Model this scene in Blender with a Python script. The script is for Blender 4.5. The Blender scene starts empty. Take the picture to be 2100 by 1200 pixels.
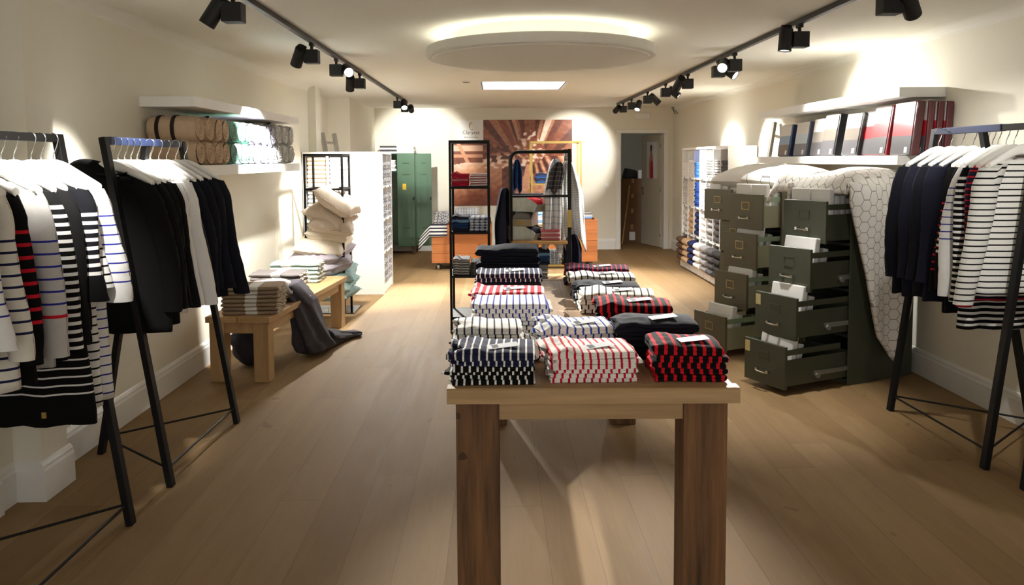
import bpy, math, random
from mathutils import Vector, Matrix, noise
random.seed(7)
PI = math.pi
sc = bpy.context.scene
COL = sc.collection

# ------------------------------------------------------------------ camera
cam_d = bpy.data.cameras.new('camera')
cam = bpy.data.objects.new('camera', cam_d)
COL.objects.link(cam)
MC = ((0.99976821, -0.02080267, -0.00554692),
      (-0.00699838, -0.07036198, -0.99749697),
      (0.02036031, 0.99730459, -0.07049126))          # rows: right, down, forward in world axes
cam.matrix_world = Matrix(((MC[0][0], -MC[1][0], -MC[2][0], 0.0),
                           (MC[0][1], -MC[1][1], -MC[2][1], 0.0),
                           (MC[0][2], -MC[1][2], -MC[2][2], 1.6),
                           (0, 0, 0, 1)))
cam_d.sensor_width = 36.0
cam_d.lens = 1630.0 / 2100.0 * 36.0
cam_d.shift_y = -158.0 / 2100.0
cam_d.clip_start = 0.05
sc.camera = cam

# ------------------------------------------------------------------ world, exposure
world = bpy.data.worlds.new('world')
sc.world = world
world.use_nodes = True
world.node_tree.nodes['Background'].inputs[0].default_value = (0.90, 0.88, 0.84, 1)
world.node_tree.nodes['Background'].inputs[1].default_value = 0.85
sc.view_settings.view_transform = 'Standard'
sc.view_settings.look = 'None'
sc.view_settings.gamma = 1.0
sc.view_settings.use_curve_mapping = False
sc.view_settings.exposure = 0.84
sc.cycles.max_bounces = 8
sc.cycles.diffuse_bounces = 7
sc.cycles.use_denoising = True
sc.cycles.sample_clamp_indirect = 12.0
SPOT_W = 150.0
SPOT_COL = (1.0, 0.965, 0.90)

# ------------------------------------------------------------------ helpers
def lin(r, g, b):
    def f(v):
        v = v / 255.0
        return v / 12.92 if v <= 0.04045 else ((v + 0.055) / 1.055) ** 2.4
    return (f(r), f(g), f(b), 1.0)

class G:
    """tiny node-graph writer"""
    def __init__(self, name):
        self.m = bpy.data.materials.new(name)
        self.m.use_nodes = True
        self.t = self.m.node_tree
        self.p = self.t.nodes['Principled BSDF']
    def put(self, sock, v):
        if isinstance(v, bpy.types.NodeSocket):
            self.t.links.new(v, sock)
        elif v is not None:
            sock.default_value = v
    def math(self, op, a, b=None, c=None):
        n = self.t.nodes.new('ShaderNodeMath'); n.operation = op
        self.put(n.inputs[0], a)
        if b is not None: self.put(n.inputs[1], b)
        if c is not None: self.put(n.inputs[2], c)
        return n.outputs[0]
    def vec(self, op, a, b=None):
        n = self.t.nodes.new('ShaderNodeVectorMath'); n.operation = op
        self.put(n.inputs[0], a)
        if b is not None: self.put(n.inputs[1], b)
        return n.outputs['Value'] if op in ('DOT_PRODUCT', 'LENGTH') else n.outputs[0]
    def mix(self, f, a, b):
        n = self.t.nodes.new('ShaderNodeMix'); n.data_type = 'RGBA'
        self.put(n.inputs[0], f); self.put(n.inputs[6], a); self.put(n.inputs[7], b)
        return n.outputs[2]
    def coord(self, k='UV'):
        n = self.t.nodes.new('ShaderNodeTexCoord')
        return n.outputs[k]
    def pos(self):
        return self.t.nodes.new('ShaderNodeNewGeometry').outputs['Position']
    def sep(self, v):
        n = self.t.nodes.new('ShaderNodeSeparateXYZ'); self.put(n.inputs[0], v)
        return n.outputs
    def comb(self, x, y, z):
        n = self.t.nodes.new('ShaderNodeCombineXYZ')
        self.put(n.inputs[0], x); self.put(n.inputs[1], y); self.put(n.inputs[2], z)
        return n.outputs[0]
    def noise(self, v, scale, detail=3.0, rough=0.55):
        n = self.t.nodes.new('ShaderNodeTexNoise')
        self.put(n.inputs['Vector'], v)
        n.inputs['Scale'].default_value = scale
        n.inputs['Detail'].default_value = detail
        n.inputs['Roughness'].default_value = rough
        return n.outputs[0]
    def white(self, v):
        n = self.t.nodes.new('ShaderNodeTexWhiteNoise'); n.noise_dimensions = '3D'
        self.put(n.inputs['Vector'], v)
        return n.outputs['Value']
    def ramp(self, f, *stops):
        n = self.t.nodes.new('ShaderNodeValToRGB'); self.put(n.inputs[0], f)
        e = n.color_ramp.elements
        while len(e) < len(stops): e.new(0.5)
        for q, (x, c) in zip(e, stops): q.position = x; q.color = c
        return n.outputs[0]
    def bump(self, h, s=0.3, d=0.01):
        n = self.t.nodes.new('ShaderNodeBump')
        n.inputs['Strength'].default_value = s; n.inputs['Distance'].default_value = d
        self.put(n.inputs['Height'], h)
        self.put(self.p.inputs['Normal'], n.outputs[0])
    def out(self, col, rough=0.7, metal=0.0, spec=0.5, coat=0.0, sheen=0.0):
        self.put(self.p.inputs['Base Color'], col)
        self.put(self.p.inputs['Roughness'], rough)
        self.p.inputs['Metallic'].default_value = metal
        self.p.inputs['Specular IOR Level'].default_value = spec
        self.p.inputs['Coat Weight'].default_value = coat
        self.p.inputs['Sheen Weight'].default_value = sheen
        return self.m

def plain(name, c, rough=0.6, metal=0.0, spec=0.5, coat=0.0, var=0.06, scale=12.0):
    g = G(name)
    n = g.noise(g.coord('Object'), scale)
    a = tuple(max(0, x * (1 - var)) for x in c[:3]) + (1,)
    b = tuple(min(1, x * (1 + var)) for x in c[:3]) + (1,)
    return g.out(g.mix(n, a, b), rough, metal, spec, coat)

def fabric(name, c, var=0.12, scale=40.0, bump=0.25, rough=0.92, sheen=0.0, fine=350.0):
    g = G(name)
    o = g.coord('Object')
    n = g.noise(o, scale)
    a = tuple(x * (1 - var) for x in c[:3]) + (1,)
    b = tuple(min(1, x * (1 + var)) for x in c[:3]) + (1,)
    g.bump(g.noise(o, fine, 2.0), bump, 0.003)
    return g.out(g.mix(n, a, b), rough, 0, 0.25, 0, sheen)

def stripes(name, base, line, period, duty, axis=1, lo=None, hi=None, phase=0.0, base_out=None, lines2=None):
    """woven stripes counted in metres of cloth along u (axis 0) or v (axis 1)"""
    g = G(name)
    uv = g.sep(g.coord('UV'))[axis]
    f = g.math('FRACT', g.math('DIVIDE', g.math('ADD', uv, phase), period))
    k = g.math('LESS_THAN', f, duty)
    inside = None
    if lo is not None:
        inside = g.math('GREATER_THAN', uv, lo)
        k = g.math('MULTIPLY', k, inside)
    if hi is not None:
        h = g.math('LESS_THAN', uv, hi)
        inside = h if inside is None else g.math('MULTIPLY', inside, h)
        k = g.math('MULTIPLY', k, h)
    bc = base
    if base_out is not None and inside is not None:
        bc = g.mix(inside, base_out, base)
    o = g.coord('Object')
    col = g.mix(k, bc, line)
    if lines2:
        c2, at, w = lines2
        col = g.mix(g.math('LESS_THAN', g.math('ABSOLUTE', g.math('SUBTRACT', uv, at)), w), col, c2)
    n = g.noise(o, 60.0)
    col = g.mix(g.math('MULTIPLY', n, 0.14), col, (0.0, 0.0, 0.0, 1))
    g.bump(g.noise(o, 350.0, 2.0), 0.2, 0.003)
    return g.out(col, 0.92, 0, 0.2)

def plaid(name, base, line, period, duty, line2=None):
    g = G(name)
    s = g.sep(g.coord('UV'))
    a = g.math('LESS_THAN', g.math('FRACT', g.math('DIVIDE', s[0], period)), duty)
    b = g.math('LESS_THAN', g.math('FRACT', g.math('DIVIDE', s[1], period)), duty)
    k = g.math('MULTIPLY', g.math('ADD', a, b), 0.5)
    col = g.mix(k, base, line)
    if line2 is not None:
        col = g.mix(g.math('MULTIPLY', a, b), col, line2)
    return g.out(col, 0.92, 0, 0.2)

def emit(name, c, s):
    g = G(name)
    g.p.inputs['Emission Color'].default_value = c
    g.p.inputs['Emission Strength'].default_value = s
    return g.out(c, 0.5)

def wood(name, dark, light, axis=1, scale=1.0, rough=0.6, blocks=None, knots=True):
    """grain along an object axis; blocks = (size_x, size_y, amount) for patchwork of reclaimed pieces"""
    g = G(name)
    o = g.coord('Object')
    st = [9.0 * scale, 9.0 * scale, 9.0 * scale]; st[axis] = 0.55 * scale
    v = g.vec('MULTIPLY', o, tuple(st))
    if blocks:
        s = g.sep(o)
        bx = g.math('FLOOR', g.math('DIVIDE', s[0], blocks[0]))
        off = g.math('MULTIPLY', g.white(g.comb(bx, 3.0, 1.0)), blocks[1])
        by = g.math('FLOOR', g.math('DIVIDE', g.math('ADD', s[1], off), blocks[1]))
        w = g.white(g.comb(bx, by, 0.5))
        v = g.vec('ADD', v, g.comb(g.math('MULTIPLY', w, 37.0), g.math('MULTIPLY', w, 11.0), 0.0))
    n = g.noise(v, 1.6, 5.0, 0.65)
    n2 = g.noise(v, 9.0, 2.0)
    f = g.math('ADD', g.math('MULTIPLY', n, 0.8), g.math('MULTIPLY', n2, 0.2))
    col = g.ramp(f, (0.3, dark), (0.68, light))
    if blocks:
        col = g.mix(g.math('MULTIPLY', w, blocks[2]), col, tuple(x * 0.45 for x in dark[:3]) + (1,))
        ex = g.math('LESS_THAN', g.math('FRACT', g.math('DIVIDE', s[0], blocks[0])), 0.02)
        col = g.mix(g.math('MULTIPLY', ex, 0.7), col, (0.03, 0.02, 0.012, 1))
    if knots:
        kn = g.noise(g.vec('MULTIPLY', o, (5, 5, 5)), 1.3, 1.0)
        kk = g.math('GREATER_THAN', kn, 0.74)
        col = g.mix(g.math('MULTIPLY', kk, 0.6), col, tuple(x * 0.3 for x in dark[:3]) + (1,))
    g.bump(n2, 0.15, 0.004)
    return g.out(col, rough, 0, 0.35)

class B:
    """mesh builder: vertices, faces, uvs in metres"""
    def __init__(self):
        self.v = []; self.f = []; self.uv = []; self.mi = []; self.cur = 0
    def face(self, idx, uvs=None):
        self.f.append(tuple(idx)); self.uv.append(uvs); self.mi.append(self.cur)
    def box(self, c, s, M=None):
        hx, hy, hz = s[0] / 2, s[1] / 2, s[2] / 2
        b = len(self.v)
        cs = [(-1, -1, -1), (1, -1, -1), (1, 1, -1), (-1, 1, -1), (-1, -1, 1), (1, -1, 1), (1, 1, 1), (-1, 1, 1)]
        loc = [Vector((a * hx, d * hy, e * hz)) for a, d, e in cs]
        for p in loc:
            q = (M @ p) if M is not None else p
            self.v.append(Vector(c) + q)
        for q, ax in (((0, 3, 2, 1), (0, 1)), ((4, 5, 6, 7), (0, 1)), ((0, 1, 5, 4), (0, 2)), ((1, 2, 6, 5), (1, 2)), ((2, 3, 7, 6), (0, 2)), ((3, 0, 4, 7), (1, 2))):
            self.face([b + i for i in q], [(loc[i][ax[0]], loc[i][ax[1]]) for i in q])
        return self
    def bx(self, x0, x1, y0, y1, z0, z1):
        return self.box(((x0 + x1) / 2, (y0 + y1) / 2, (z0 + z1) / 2), (abs(x1 - x0), abs(y1 - y0), abs(z1 - z0)))
    def bar(self, p0, p1, w, h, up=(0, 0, 1)):
        p0 = Vector(p0); p1 = Vector(p1); d = p1 - p0; L = d.length; d.normalize()
        u = Vector(up)
        if abs(d.dot(u)) > 0.98: u = Vector((0, 1, 0))
        x = d.cross(u).normalized(); z = x.cross(d)
        M = Matrix((x, d, z)).transposed()
        return self.box((p0 + p1) / 2, (w, L, h), M)
    def grid(self, fn, nu, nv, cu=False, cv=False):
        b = len(self.v); ru = nu if cu else nu + 1; rv = nv if cv else nv + 1
        uvs = []
        full = [[fn(i / nu, j / nv) for j in range(nv + 1)] for i in range(nu + 1)]
        for i in range(ru):
            for j in range(rv):
                self.v.append(Vector(full[i][j][0]))
        for i in range(nu):
            for j in range(nv):
                ii = (i + 1) % ru if cu else i + 1
                jj = (j + 1) % rv if cv else j + 1
                self.face((b + i * rv + j, b + ii * rv + j, b + ii * rv + jj, b + i * rv + jj),
                          [full[i][j][1], full[i + 1][j][1], full[i + 1][j + 1][1], full[i][j + 1][1]])
        return self
    def tube(self, pts, r, n=8, cap=True):
        pts = [Vector(p) for p in pts]
        N = len(pts)
        rr = r if isinstance(r, (list, tuple)) else [r] * N
        prev = None; b = len(self.v); dist = 0.0; ds = []
        for i, p in enumerate(pts):
            if i: dist += (p - pts[i - 1]).length
            ds.append(dist)
            d = (pts[min(i + 1, N - 1)] - pts[max(i - 1, 0)]).normalized()
            if prev is None:
                a = Vector((0, 0, 1)) if abs(d.z) < 0.9 else Vector((1, 0, 0))
                x = d.cross(a).normalized()
            else:
                x = (prev - d * prev.dot(d)).normalized()
            prev = x; y = d.cross(x)
            for k in range(n):
                t = 2 * PI * k / n
                self.v.append(p + x * (rr[i] * math.cos(t)) + y * (rr[i] * math.sin(t)))
        for i in range(N - 1):
            for k in range(n):
                k2 = (k + 1) % n
                self.face((b + i * n + k, b + i * n + k2, b + (i + 1) * n + k2, b + (i + 1) * n + k),
                          [(k / n * 0.1, ds[i]), ((k + 1) / n * 0.1, ds[i]), ((k + 1) / n * 0.1, ds[i + 1]), (k / n * 0.1, ds[i + 1])])
        if cap:
            self.face([b + k for k in reversed(range(n))])
            self.face([b + (N - 1) * n + k for k in range(n)])
        return self
    def lathe(self, prof, n=32, c=(0, 0, 0), caps=True):
        b = len(self.v); c = Vector(c); m = len(prof)
        for r, z in prof:
            for k in range(n):
                t = 2 * PI * k / n
                self.v.append(c + Vector((r * math.cos(t), r * math.sin(t), z)))
        for i in range(m - 1):
            for k in range(n):
                k2 = (k + 1) % n
                self.face((b + i * n + k, b + i * n + k2, b + (i + 1) * n + k2, b + (i + 1) * n + k))
        if caps:
            self.face([b + k for k in reversed(range(n))])
            self.face([b + (m - 1) * n + k for k in range(n)])
        return self
    def poly(self, pts, uvs=None):
        b = len(self.v)
        self.v += [Vector(p) for p in pts]
        self.face([b + i for i in range(len(pts))], uvs)
        return self
    def prism(self, pts, d):
        """extrude a polygon by vector d"""
        b = len(self.v); n = len(pts); d = Vector(d)
        self.v += [Vector(p) for p in pts] + [Vector(p) + d for p in pts]
        self.face([b + i for i in reversed(range(n))])
        self.face([b + n + i for i in range(n)])
        for i in range(n):
            j = (i + 1) % n
            self.face((b + i, b + j, b + n + j, b + n + i))
        return self
    def move(self, M, start=0):
        for i in range(start, len(self.v)):
            self.v[i] = M @ self.v[i]
        return self

def mesh(name, b, smooth=False):
    me = bpy.data.meshes.new(name)
    me.from_pydata([tuple(v) for v in b.v], [], b.f)
    ul = me.uv_layers.new(name='UVMap')
    k = 0; data = []
    for f, u in zip(b.f, b.uv):
        if u is None: data += [0.0] * (2 * len(f))
        else:
            for q in u: data += [q[0], q[1]]
    ul.data.foreach_set('uv', data)
    me.polygons.foreach_set('material_index', b.mi)
    if smooth: me.polygons.foreach_set('use_smooth', [True] * len(b.f))
    me.update()
    return me

def obj(name, b, mat, parent=None, loc=None, rot=None, smooth=False, bev=0.0, solid=0.0, sub=0, label=None, cat=None, group=None, kind=None):
    me = b if isinstance(b, bpy.types.Mesh) else mesh(name, b, smooth)
    o = bpy.data.objects.new(name, me); COL.objects.link(o)
    if not isinstance(b, bpy.types.Mesh):
        for m in (mat if isinstance(mat, (list, tuple)) else [mat]): me.materials.append(m)
    if parent is not None: o.parent = parent
    if loc is not None: o.location = loc
    if rot is not None: o.rotation_euler = rot if isinstance(rot, (tuple, list)) else (0, 0, rot)
    if solid:
        md = o.modifiers.new('solid', 'SOLIDIFY'); md.thickness = solid; md.offset = 0
    if bev:
        md = o.modifiers.new('bevel', 'BEVEL'); md.width = bev; md.segments = 2; md.limit_method = 'ANGLE'
    if sub:
        md = o.modifiers.new('sub', 'SUBSURF'); md.levels = sub; md.render_levels = sub
    tag(o, label, cat, group, kind)
    return o

def tag(o, label=None, cat=None, group=None, kind=None):
    if label: o['label'] = label
    if cat: o['category'] = cat
    if group: o['group'] = group
    if kind: o['kind'] = kind
    return o

def thing(name, label, cat, loc=(0, 0, 0), rot=0, group=None):
    o = bpy.data.objects.new(name, None); COL.objects.link(o)
    o.empty_display_size = 0.05
    o.location = loc
    o.rotation_euler = rot if isinstance(rot, (tuple, list)) else (0, 0, rot)
    return tag(o, label, cat, group)

def clone(o, parent=None):
    c = o.copy(); COL.objects.link(c)
    if parent is not None: c.parent = parent
    for ch in list(o.children):
        clone(ch, c)
    return c

def struct(name, b, mat, **k):
    return obj(name, b, mat, kind='structure', **k)

ORD = ['first', 'second', 'third', 'fourth', 'fifth', 'sixth', 'seventh', 'eighth', 'ninth', 'tenth', 'eleventh', 'twelfth', 'thirteenth', 'fourteenth', 'fifteenth', 'sixteenth']
def nth_top(i, n):
    return 'topmost' if i == n - 1 else ('bottom' if i == 0 else ORD[n - 1 - i] + '-from-top')
def RZ(a): return Matrix.Rotation(a, 4, 'Z')

def text_mesh(name, body, size, mat, parent, loc, rot, extrude=0.0008):
    cu = bpy.data.curves.new(name + '_curve', 'FONT')
    cu.body = body; cu.size = size; cu.align_x = 'CENTER'; cu.extrude = extrude
    t = bpy.data.objects.new('tmp_text', cu); COL.objects.link(t)
    dg = bpy.context.evaluated_depsgraph_get()
    me = bpy.data.meshes.new_from_object(t.evaluated_get(dg))
    bpy.data.objects.remove(t)
    me.materials.clear(); me.materials.append(mat)
    o = bpy.data.objects.new(name, me); COL.objects.link(o)
    o.parent = parent; o.location = loc; o.rotation_euler = rot
    return o

# ------------------------------------------------------------------ materials
def wall_mat(name, c):
    g = G(name)
    p = g.pos()
    n = g.noise(p, 1.2, 2.0)
    g.bump(g.noise(p, 90.0, 2.0), 0.05, 0.003)
    return g.out(g.mix(n, tuple(x * 0.97 for x in c[:3]) + (1,), c), 0.85, 0, 0.2)
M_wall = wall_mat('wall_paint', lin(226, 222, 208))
M_ceil = wall_mat('ceiling_paint', lin(228, 227, 218))
M_white = plain('white_lacquer', lin(236, 236, 234), 0.45, var=0.02)
M_trim = plain('trim_paint', lin(226, 226, 222), 0.5, var=0.02)
M_black = plain('black_metal', lin(9, 8, 8), 0.55, 0.0, 0.3, var=0.1)
M_blackm = plain('black_matt', lin(10, 10, 11), 0.6, var=0.1)
M_track = plain('track_metal', lin(34, 32, 29), 0.5, var=0.05)
M_chrome = plain('chrome', lin(215, 215, 212), 0.18, metal=1.0, var=0.02)
M_gold = plain('gold_metal', lin(178, 150, 84), 0.35, metal=0.7, var=0.08)
M_galv = plain('galvanised_steel', lin(158, 162, 158), 0.4, metal=0.75, var=0.2, scale=18)
M_cover = plain('blue_sleeve', lin(24, 38, 74), 0.5, var=0.15)

def floor_material():
    g = G('oak_planks')
    p = g.pos(); s = g.sep(p)
    W = 0.205
    ix = g.math('FLOOR', g.math('DIVIDE', s[0], W))
    off = g.math('MULTIPLY', g.white(g.comb(ix, 7.0, 2.0)), 2.4)
    iy = g.math('FLOOR', g.math('DIVIDE', g.math('ADD', s[1], off), 2.4))
    w = g.white(g.comb(ix, iy, 0.0))
    v = g.comb(g.math('ADD', g.math('MULTIPLY', s[0], 16.0), g.math('MULTIPLY', w, 50.0)), g.math('MULTIPLY', s[1], 1.1), w)
    n = g.noise(v, 1.0, 6.0, 0.6)
    n2 = g.noise(g.comb(g.math('MULTIPLY', s[0], 90.0), g.math('MULTIPLY', s[1], 5.0), w), 1.0, 2.0)
    f = g.math('ADD', g.math('MULTIPLY', n, 0.7), g.math('MULTIPLY', n2, 0.3))
    col = g.ramp(f, (0.25, lin(136, 111, 77)), (0.75, lin(158, 132, 97)))
    col = g.mix(g.math('MULTIPLY', w, 0.55), col, lin(112, 84, 50))
    e = g.math('LESS_THAN', g.math('FRACT', g.math('DIVIDE', s[0], W)), 0.012)
    e2 = g.math('LESS_THAN', g.math('FRACT', g.math('DIVIDE', g.math('ADD', s[1], off), 2.4)), 0.0013)
    ed = g.math('MAXIMUM', e, e2)
    col = g.mix(g.math('MULTIPLY', ed, 0.55), col, lin(88, 64, 42))
    kn = g.noise(g.comb(g.math('MULTIPLY', s[0], 6.0), g.math('MULTIPLY', s[1], 3.0), 5.0), 1.5, 1.0)
    col = g.mix(g.math('MULTIPLY', g.math('GREATER_THAN', kn, 0.77), 0.5), col, lin(110, 82, 56))
    g.bump(g.math('SUBTRACT', n2, ed), 0.12, 0.004)
    return g.out(col, g.math('ADD', g.math('MULTIPLY', n, 0.15), 0.62), 0, 0.15)
M_floor = floor_material()
M_white_cloth = fabric('white_cloth', lin(232, 231, 226))

# ------------------------------------------------------------------ room shell
XL, XR, YB, ZC = -2.285, 3.125, 13.97, 2.5
YF = -1.6
struct('floor', B().bx(-3.2, 4.6, YF, 17.6, -0.12, 0.0), M_floor)
# ceiling with a hole for the skylight
SX0, SX1, SY0, SY1 = -0.165, 0.84, 9.30, 10.34
b = B()
b.bx(-3.2, SX0, YF, 17.6, ZC, ZC + 0.12); b.bx(SX1, 4.6, YF, 17.6, ZC, ZC + 0.12)
b.bx(SX0, SX1, YF, SY0, ZC, ZC + 0.12); b.bx(SX0, SX1, SY1, 17.6, ZC, ZC + 0.12)
struct('ceiling', b, M_ceil)
b = B().bx(XL - 0.15, XL, YF, 9.82, 0, ZC); struct('wall_left', b, M_wall)
struct('wall_right', B().bx(XR, XR + 0.15, YF, YB + 0.1, 0, ZC), M_wall)
# back wall with doorway
DX0, DX1, DZ = 2.205, 2.965, 2.045
b = B()
b.bx(-2.9, DX0, YB, YB + 0.14, 0, ZC); b.bx(DX1, XR + 0.1, YB, YB + 0.14, 0, ZC); b.bx(DX0, DX1, YB, YB + 0.14, DZ, ZC)
struct('wall_back', b, M_wall)
# step in the wall behind the shelf, then the recess before the back wall
struct('wall_left_pier', B().bx(XL - 0.15, -2.19, 9.82, 10.10, 0, ZC), M_wall)
struct('wall_left_recess', B().bx(-2.57, -2.42, 10.10, 11.60, 0, ZC), M_wall)
struct('wall_back_return', B().bx(-2.75, -2.10, 11.60, YB, 0, ZC), M_wall)
# pilaster near the front of the room
struct('wall_pilaster', B().bx(XL, -2.15, 3.71, 3.93, 0, ZC), M_wall)
struct('wall_left_front', B().bx(XL, XL + 0.02, YF, 3.56, 0, ZC), M_wall)
# ceiling cove (plaster) along both walls
def cove(x, s):
    r = 0.07
    pts = [(x, 0, ZC), (x, 0, ZC - r)]
    for k in range(1, 6):
        t = PI / 2 * k / 6
        pts.append((x + s * r * (1 - math.cos(t)), 0, ZC - r + r * math.sin(t)))
    pts.append((x + s * r, 0, ZC))
    return pts
b = B().prism([(p[0], YF, p[2]) for p in cove(XL, 1)], (0, 9.82 - YF, 0)); struct('trim_1', b, M_ceil)
b = B().prism([(p[0], YF, p[2]) for p in cove(XR, -1)], (0, YB - YF, 0)); struct('trim_2', b, M_ceil)
# baseboards with a moulded top
def base_run(p0, p1, nrm, h=0.19, t=0.022):
    p0 = Vector((p0[0], p0[1], 0)); p1 = Vector((p1[0], p1[1], 0)); n = Vector((nrm[0], nrm[1], 0))
    prof = [(0, 0), (t, 0), (t, h - 0.045), (t * 0.75, h - 0.03), (t * 0.75, h - 0.02), (t * 0.35, h - 0.006), (0, h)]
    return [p0 + n * a + Vector((0, 0, z)) for a, z in prof], p1 - p0
def base(name, runs):
    b = B()
    for p0, p1, n in runs:
        pts, d = base_run(p0, p1, n); b.prism(pts, d)
    struct(name, b, M_trim)
base('baseboard_left', [((XL + 0.02, YF), (XL + 0.02, 3.56), (1, 0)), ((XL, 3.56), (XL, 3.71), (1, 0)), ((XL, 3.93), (XL, 9.82), (1, 0)),
     ((-2.15, 3.688), (-2.15, 3.952), (1, 0)), ((XL, 3.71), (-2.15, 3.71), (0, -1)), ((XL, 3.93), (-2.15, 3.93), (0, 1))])
base('baseboard_right', [((XR, YF), (XR, YB), (-1, 0))])
base('baseboard_back', [((-2.10, YB), (DX0 - 0.09, YB), (0, -1))])
# door: frame, leaf swung into the store room
t = thing('door_1', None, None); tag(t, kind='structure')
b = B()
b.bx(DX0 - 0.085, DX0, YB - 0.022, YB + 0.15, 0, DZ + 0.0); b.bx(DX1, DX1 + 0.085, YB - 0.022, YB + 0.15, 0, DZ)
b.bx(DX0 - 0.085, DX1 + 0.085, YB - 0.022, YB + 0.15, DZ, DZ + 0.07)
obj('door_frame', b, M_trim, t, bev=0.006)
LA = math.radians(106)      # leaf opened inwards from the hinge side
leaf = bpy.data.objects.new('door_leaf', mesh('door_leaf', B().bx(0.005, 0.745, -0.02, 0.02, 0.012, 2.02))); COL.objects.link(leaf)
leaf.data.materials.append(plain('door_paint', lin(196, 190, 172), 0.5, var=0.03))
leaf.parent = t; leaf.location = (DX1 - 0.005, YB + 0.165, 0); leaf.rotation_euler = (0, 0, LA)
h = B(); h.tube([(0.685, 0.02, 1.05), (0.685, 0.065, 1.05), (0.56, 0.07, 1.05)], 0.009, 8); h.box((0.685, 0.024, 1.0), (0.035, 0.008, 0.16))
obj('door_handle', h, M_chrome, leaf, smooth=True)
for z in (0.25, 1.05, 1.85):
    obj('hinge', B().tube([(0.0, 0.025, z - 0.05), (0.0, 0.025, z + 0.05)], 0.009, 8), M_chrome, leaf, smooth=True)

# store room behind the door
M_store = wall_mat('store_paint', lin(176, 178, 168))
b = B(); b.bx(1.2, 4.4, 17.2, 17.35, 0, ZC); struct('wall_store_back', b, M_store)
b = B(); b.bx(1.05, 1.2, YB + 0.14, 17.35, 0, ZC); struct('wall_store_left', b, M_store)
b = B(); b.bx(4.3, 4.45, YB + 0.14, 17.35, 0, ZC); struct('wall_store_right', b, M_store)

# ------------------------------------------------------------------ skylight
t = thing('window_1', None, None); tag(t, kind='structure')
b = B()
b.bx(SX0 - 0.03, SX0, SY0 - 0.03, SY1 + 0.03, ZC - 0.005, ZC + 0.5); b.bx(SX1, SX1 + 0.03, SY0 - 0.03, SY1 + 0.03, ZC - 0.005, ZC + 0.5)
b.bx(SX0, SX1, SY0 - 0.03, SY0, ZC - 0.005, ZC + 0.5); b.bx(SX0, SX1, SY1, SY1 + 0.03, ZC - 0.005, ZC + 0.5)
obj('skylight_shaft', b, M_white, t)
b = B(); w = 0.018
b.bx(SX0, SX1, SY0, SY0 + w, ZC + 0.0, ZC + 0.03); b.bx(SX0, SX1, SY1 - w, SY1, ZC + 0.0, ZC + 0.03)
b.bx(SX0, SX0 + w, SY0, SY1, ZC + 0.0, ZC + 0.03); b.bx(SX1 - w, SX1, SY0, SY1, ZC + 0.0, ZC + 0.03)
obj('skylight_frame', b, plain('skylight_frame', lin(120, 124, 140), 0.5), t)
obj('skylight_pane', B().bx(SX0, SX1, SY0, SY1, ZC + 0.035, ZC + 0.05), emit('sky_glow', (0.90, 0.95, 1.0, 1), 11.0), t)

# ------------------------------------------------------------------ floating ceiling disc with cove light
t = thing('ceiling_light', 'round floating ceiling disc glowing around its upper rim', 'ceiling light', (0.335, 5.86, ZC))
R0 = 0.83
b = B().lathe([(0.0005, -0.178), (R0 - 0.045, -0.178), (R0 - 0.042, -0.17), (R0 - 0.02, -0.17), (R0 - 0.004, -0.165), (R0, -0.155), (R0, -0.108), (R0 - 0.003, -0.100), (R0 - 0.02, -0.100), (R0 - 0.022, -0.108), (0.0005, -0.108)], 96)
obj('disc', b, M_ceil, t, smooth=False)
obj('mounting_core', B().lathe([(0.60, -0.109), (0.60, 0.0)], 64), M_ceil, t)
b = B().lathe([(R0 - 0.12, -0.107), (R0 - 0.08, -0.107), (R0 - 0.08, -0.098), (R0 - 0.12, -0.098), (R0 - 0.12, -0.107)], 96, caps=False)
obj('light_strip', b, emit('cove_glow', (1.0, 0.95, 0.82, 1), 3.4), t)

# ------------------------------------------------------------------ track rails and spots
def rail(x, y0, y1, label):
    b = B(); b.bx(x - 0.018, x + 0.018, y0, y1, ZC - 0.034, ZC)
    t = obj('track_rail', b, M_track, bev=0.003, label=label, cat='track rail')
    return t
rail(-1.355, 0.0, 12.35, 'long black lighting track on the ceiling above the racks and bench')
rail(1.987, 0.0, 12.95, 'long black lighting track on the ceiling above the filing cabinets')

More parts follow.
